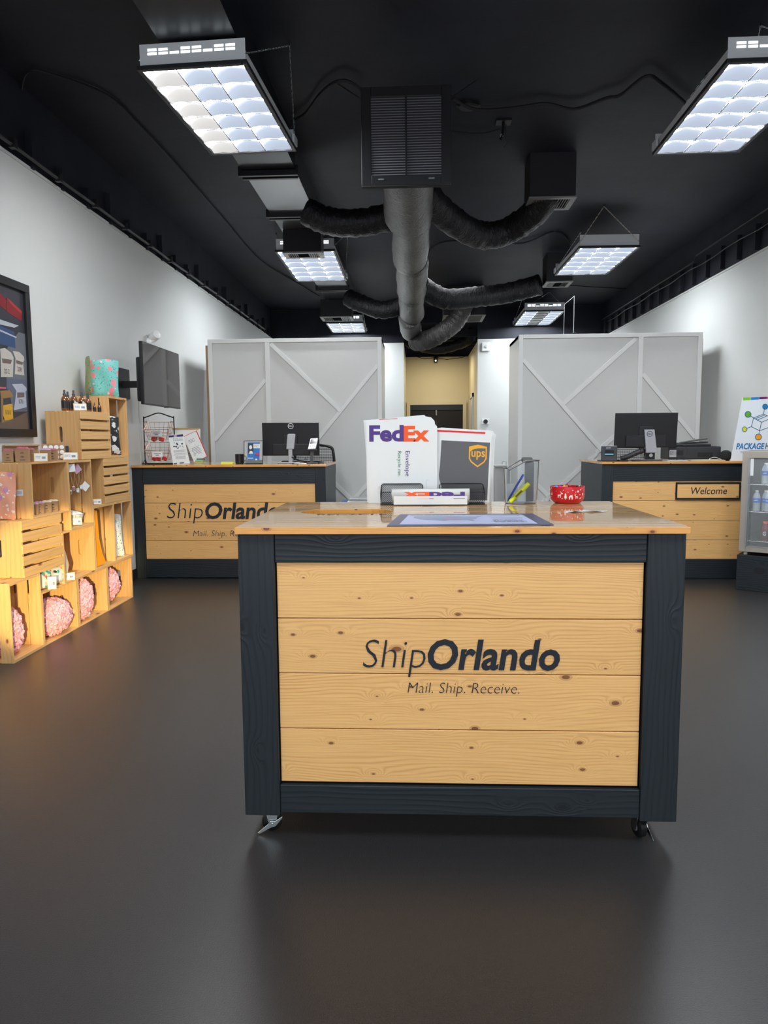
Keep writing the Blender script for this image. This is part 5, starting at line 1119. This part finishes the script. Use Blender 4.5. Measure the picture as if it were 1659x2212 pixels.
# scale on a low table beyond the island
t = thing('low_table', 'dark low table beyond the island carrying the postal scale', 'table', (-.62, 7.62, 0))
MB().box(-.22, -.2, .625, .22, .2, .655).build('table_top', black, t, bevel=.004)
for sx in (-1, 1):
    for sy in (-1, 1): MB().box(sx*.19-.02, sy*.17-.02, 0, sx*.19+.02, sy*.17+.02, .625).build('leg', black, t)
t = thing('postal_scale', 'low blue and white postal scale just above the island edge', 'scale', (-.625, 7.55, .6555))
MB().box(-.10, -.12, 0, .17, .12, .055).build('base', mat('scale_white', (.62, .63, .60), .45), t, bevel=.006); MB().box(-.165, -.12, 0, -.10, .12, .056).build('blue_end', mat('scale_blue', (.01, .08, .30), .4), t, bevel=.004)
MB().box(-.08, -.09, .058, .17, .14, .085).build('weighing_plate', mat('plate_grey', (.34, .35, .36), .35, metal=.4), t, bevel=.004)
bpy.context.view_layer.update(); text('METTLER TOLEDO', (-.69, 7.4295, .682), X, Z, .13, .013, ink, t, off=.01)
# ================================================================ things on the right counter
t = thing('receipt_printer', 'boxy black receipt printer with a small blue-lit slot', 'printer', (1.895, 7.12, RT), (0, 0, R(-14)))
MB().box(-.075, -.07, 0, .075, .08, .148).build('body', mat('printer_dark', (.03, .033, .04), .35), t, bevel=.006)
MB((0, -.0705, 0), X, Z).box(-.040, .05, 0, .045, .108, .001).build('paper_mouth', matte, t); MB((0, -.0705, 0), X, Z).box(-.040, .062, .0012, .040, .072, .003).build('status_light', mat('status_blue', (.12, .42, .62), emit=.35), t)
MB((0, -.0705, 0), X, Z).box(-.03, .125, 0, .015, .131, .0015).build('front_badge', mat('badge_grey', (.4, .4, .42)), t); MB().box(-.0765, -.02, .06, -.075, .01, .10).build('side_port', matte, t)
MB().box(-.11, -.05, 0, -.075, .05, .008).build('cable_plate', black, t)
t = thing('handheld_scanner', 'black angled barcode scanner right of the receipt printer', 'scanner', (2.06, 7.08, RT))
MB().tube([(-.06, .02, .022), (.0, .0, .04), (.12, -.0, .092)], [.022, .024, .026], 12).build('handle', mat('scanner_black', (.02, .02, .024), .5), t, smooth=True); MB().tube([(.12, 0, .092), (.15, 0, .100)], [.03, .026], 12).build('head', mat('scanner_black', (0, 0, 0)), t, smooth=True)
MB().box(-.09, -.05, 0, .0, .05, .012).build('cradle', black, t, bevel=.003)
t = thing('document_printer', 'low wide black printer with a feeder tray on top', 'printer', (2.80, 7.45, RT), (0, 0, R(-6)))
dk = mat('printer_black', (.022, .024, .028), .4)
MB().box(-.25, -.17, 0, .25, .18, .135).build('body', dk, t, bevel=.012); MB().box(-.22, -.15, .136, .16, .17, .160).build('scanner_lid', dk, t, bevel=.008)
MB((0, 0, .162), Vector((1, 0, .04)).normalized(), Y).box(-.12, -.12, 0, .14, .12, .014).build('feeder_tray', black, t, bevel=.004); MB((-.08, 0, .17), Vector((1, 0, .16)).normalized(), Y).box(0, -.10, 0, .22, .10, .008).build('paper_guide', dk, t)
MB((0, -.171, 0), X, Z).box(-.235, .045, 0, -.11, .095, .002).build('control_panel', matte, t); MB((0, -.171, 0), X, Z).box(.03, .03, 0, .17, .075, .003).build('paper_slot', matte, t); MB((0, -.171, 0), X, Z).box(-.24, .03, .0, -.175, .1, .002).build('input_port', silver, t)
tag(MB().tube(catmull([(2.56, 7.22, RT+.12), (2.62, 7.16, RT+.15), (2.66, 7.15, RT+.10), (2.62, 7.12, RT+.04), (2.52, 7.05, RT+.006)], 6), .003, 7).build('printer_cable', black, smooth=True), 'thin black cable looping from the low wide printer', 'cable')
t = thing('smart_speaker', 'round black fabric speaker with a white lead', 'speaker', (3.02, 7.12, RT))
MB().lathe([(.03, 0), (.045, .012), (.053, .045), (.045, .080), (.02, .096), (0, .098)], n=28).build('body', mat('speaker_fabric', (.015, .015, .017), .9, bump=.6, bscale=300), t, smooth=True)
MB().tube(catmull([(.05, 0, .01), (.09, -.03, .012), (.12, .0, .03), (.14, .03, .005)], 5), .0025, 6).tube(catmull([(-.05, -.02, .01), (-.12, -.03, .03), (-.17, -.03, .012), (-.13, -.05, .004)], 5), .0025, 6).build('lead', white, t, smooth=True)
for i, (x, w_, c, lab) in enumerate([(2.50, .10, (.55, .58, .6), 'clear plastic sleeve lying in front of the right monitor'), (2.78, .17, (.62, .55, .40), 'cream papers lying in front of the low wide printer')]):
    t = thing('paper_stack', lab, 'papers', (x, 7.02, RT), (0, 0, .05*i)); m_ = mat('sheet_%d' % i, c, .5)
    for k in range(3): MB().box(-w_+.004*k, -.07, k*.0035, w_-.006*k, .08, k*.0035+.0025).build('sheet', m_, t)
# acrylic logo sign
sg = thing('logo_sign', 'tilted white sign with the linked-box logo, standing on the right counter', 'sign', (3.18, 6.98, RT), (0, 0, 0))
def sp(px, py): p = P(px, py, 'y', 6.98); return (p.x-3.18, p.z-RT)
def sgp(name, c, pts, e): MB((0, -e*.0006, 0), X, Z).poly([sp(*p) for p in pts], 0).build(name, c if not isinstance(c, tuple) else mat('sign_%s' % name, c, .4), sg)
q = [sp(1578.5, 988), sp(1604, 859), sp(1659, 857)]
MB((0, .006, 0), X, Z).poly([(q[0][0], .0), (q[0][0]+.34, .0), (q[0][0]+.40, q[2][1]+.0), (q[2][0]+.10, q[2][1]+.003), q[2], q[1]], 0, .0055).build('acrylic_panel', mat('sign_white', (.70, .74, .80), .3), sg)
z4 = lambda a, b: (1560+a/4.808, 840+b/4.808)
for n_, c, pts in [('stripe_green', (.20, .50, .02), [(218, 90), (298, 88), (296, 116), (216, 120)]), ('stripe_blue', (.01, .20, .55), [(300, 88), (382, 85), (380, 110), (298, 116)]), ('stripe_purple', (.12, .005, .10), [(385, 85), (465, 82), (464, 104), (383, 108)]), ('stripe_pink', (.65, .01, .15), [(467, 82), (540, 80), (540, 102), (466, 104)])]:
    sgp(n_, c, [z4(*p) for p in pts], 1)
teal_l = mat('sign_line', (.01, .10, .18), .5)
def seg(a, b, w_=6):
    a, b = Vector(z4(*a)), Vector(z4(*b)); d = (b-a).normalized()*w_/9.6; n_ = Vector((-d.y, d.x)); MB((0, -.0012, 0), X, Z).poly([sp(*(a+n_)), sp(*(b+n_)), sp(*(b-n_)), sp(*(a-n_))], 0).build('logo_line', teal_l, sg)
for a, b in [((325, 302), (428, 262)), ((428, 262), (520, 300)), ((325, 302), (408, 347)), ((408, 347), (520, 300)), ((325, 302), (303, 392)), ((303, 392), (388, 435)), ((408, 347), (388, 435)), ((388, 435), (510, 390)), ((520, 300), (510, 390)), ((370, 322), (465, 280)), ((345, 310), (445, 270)),
             ((325, 302), (268, 265)), ((428, 262), (444, 185)), ((303, 392), (232, 420)), ((388, 435), (376, 500))]: seg(a, b)
for (a, b), r_, c, n_ in [((268, 265), 34, (.10, .36, .02), 'green_dot'), ((446, 185), 30, (.0, .18, .45), 'blue_dot'), ((232, 420), 28, (.55, .62, .04), 'lime_dot'), ((376, 500), 35, (.80, .33, .01), 'amber_dot')]:
    cpx = z4(a, b)
    for k, (rr, mm) in enumerate(((r_, teal_l), (r_*.78, mat('sign_'+n_, c, .4)))):
        MB((0, -.0018-.0006*k, 0), X, Z).poly([sp(cpx[0]+rr/4.808*math.cos(i*.314), cpx[1]+rr/4.808*math.sin(i*.314)) for i in range(20)][::-1], 0).build(n_, mm, sg)
bpy.context.view_layer.update(); sb_ = mat('sign_word_blue', (.01, .16, .42), .4)
p0 = P(1590, 971, 'y', 6.978); text('PACKAGE', (p0.x, 6.9795, p0.z), X, Z, .265, .060, sb_, sg, off=.03, shear=.2)
text('HUB', (p0.x+.27, 6.9795, p0.z), X, Z, .11, .060, mat('sign_word_grey', (.10, .12, .15), .4), sg, off=.03, shear=.2)
text('BUSINESS CENTERS', (p0.x+.045, 6.9795, p0.z-.030), X, Z, .30, .013, greyink, sg)
plain('wall_outlet', 'small dark switch on the right wall beside the logo sign', 'switch', (WR-.012, 7.75, 1.42), [('plate', black, lambda b: b.box(0, -.03, -.05, .012, .03, .05), dict(bevel=.003)), ('rocker', ink, lambda b: b.box(-.003, -.01, -.02, 0, .01, .02), {})])
# ================================================================ fridge on its black stand
sd = thing('fridge_stand', 'low black-stained wooden box under the drinks fridge', 'stand', (3.165, 6.42, 0), (0, 0, R(-36)))
MB().box(-.245, -.205, 0, .245, -.187, .315).build('front_board', black_wood('x'), sd, bevel=.003); MB().box(-.245, -.187, 0, -.227, .20, .315).build('side_board', black_wood('y'), sd, bevel=.003); MB().box(.227, -.187, 0, .245, .20, .315).build('side_board', black_wood('y'), sd, bevel=.003)
MB().box(-.227, -.187, .295, .227, .20, .315).build('top_board', black_wood('x'), sd); MB().lathe([(.045, .0), (.045, .003)], (-.06, -.2065, .19), n=20, axis='y', sx=.7).build('knot', matte, sd)
fg = thing('drinks_fridge', 'glass-door drinks fridge in a champagne metal frame', 'fridge', (3.165, 6.42, .315), (0, 0, R(-36)))
champ = mat('champagne_metal', (.52, .47, .41), .35, metal=.55, bump=.05, bscale=200); hF = .915; w2 = .235
MB().box(-w2, -.155, .03, -w2+.02, .17, hF).box(w2-.02, -.155, .03, w2, .17, hF).box(-w2+.02, .15, .03, w2-.02, .17, hF).box(-w2+.02, -.155, .03, w2-.02, .15, .05).box(-w2+.02, -.155, hF-.02, w2-.02, .15, hF).build('cabinet', mat('fridge_dark', (.035, .035, .038), .5), fg)
MB().box(-w2, -.2, .03, -w2+.052, -.16, hF).box(w2-.052, -.2, .03, w2, -.16, hF).box(-w2+.052, -.2, .03, w2-.052, -.16, .078).box(-w2+.052, -.2, hF-.06, w2-.052, -.16, hF).build('door_frame', champ, fg, bevel=.003)
MB().box(-w2+.052, -.191, .078, w2-.052, -.187, hF-.06).build('door_glass', mat('door_glass', (.9, .95, .95), .02, alpha=.10), fg); MB().box(-w2+.052, -.225, .078, -w2+.062, -.16, hF-.06).box(-w2+.052, -.201, .072, w2-.052, -.1995, .079).build('door_gasket', silver, fg)
for z in (.12, .38, .62): 
    mb = MB(); mb.tube([(-w2+.025, -.14, z), (w2-.025, -.14, z)], .003, 6)
    for k in range(19): mb.box(-w2+.03+k*.023, -.14, z-.001, -w2+.032+k*.023, .14, z+.001)
    mb.build('wire_shelf', silver, fg)
for sx in (-1, 1):
    for sy in (-.14, .13): MB().lathe([(.016, 0), (.016, .03)], (sx*.19, sy, 0), n=12).build('foot', white, fg, smooth=True)
MB((0, -.1925, 0), X, Z).box(-.17, .70, 0, -.145, .85, .0006).build('energy_sticker', paper, fg)
MB().box(-.2, -.1, hF-.03, .2, .1, hF-.022).build('inner_lamp_cover', white, fg)
light('fridge_lamp', 'AREA', (3.13, 6.38, 1.19), (3.16, 6.42, .3), 1.6, (.9, .95, 1), shape='RECTANGLE', size=.4, size_y=.05)
petm = mat('clear_pet', (.62, .72, .78), .08, alpha=.55); lblb = mat('label_blue', (.02, .16, .62), .4)
def pet(label, x, y, z, kind):
    a = R(-36); t = thing('water_bottle' if kind == 'w' else 'sports_drink_bottle', label, 'bottle', (3.165+x*math.cos(a)-y*math.sin(a), 6.42+x*math.sin(a)+y*math.cos(a), .315+z), (0, 0, a), 'water bottles in the fridge' if kind == 'w' else 'sports drinks in the fridge')
    if kind == 'w':
        pr = [(.026, 0), (.031, .006), (.029, .015), (.031, .025), (.029, .035), (.031, .045), (.029, .055), (.031, .065), (.0305, .10), (.031, .12), (.026, .145), (.014, .165), (.012, .172)]
        MB().lathe(pr, n=20).build('bottle_body', petm, t, smooth=True); MB().lathe([(.0315, .075), (.0315, .115)], n=20).build('label_band', lblb, t, smooth=True); MB().lathe([(.0135, .170), (.0135, .184)], n=14).build('cap', white, t, smooth=True)
        MB((0, -.0322, 0), X, Z).box(-.014, .094, 0, .014, .099, .0003).build('print_mark', paper, t)
    else:
        MB().lathe([(.03, 0), (.034, .006), (.034, .05), (.030, .07), (.034, .09), (.033, .12), (.018, .15), (.016, .155)], n=20).build('bottle_body', mat('red_drink', (.14, .008, .01), .15), t, smooth=True); MB().lathe([(.0345, .03), (.0345, .085)], n=20).build('label_band', mat('dark_label', (.05, .01, .012), .4), t, smooth=True)
        MB().lathe([(.020, .152), (.020, .172)], n=16).build('cap', mat('orange_cap', (.75, .10, .03), .4), t, smooth=True); bpy.context.view_layer.update()
        text('G', Vector(t.location)+Vector((-.012, -.036, .05)), X, Z, .024, .034, paper, t, off=.02)
    return t
pet('water bottle at the left end of the upper fridge shelf', -.07, -.08, .625, 'w'); pet('water bottle right behind the first one on the upper fridge shelf', -.03, -.02, .625, 'w')
pet('water bottle at the left end of the lower fridge shelf', -.13, -.09, .385, 'w'); pet('second water bottle on the lower fridge shelf', -.065, -.05, .385, 'w'); pet('third water bottle on the lower fridge shelf', -.035, -.105, .385, 'w')
pet('red sports drink with an orange cap at the fridge bottom', -.05, -.09, .125, 's')
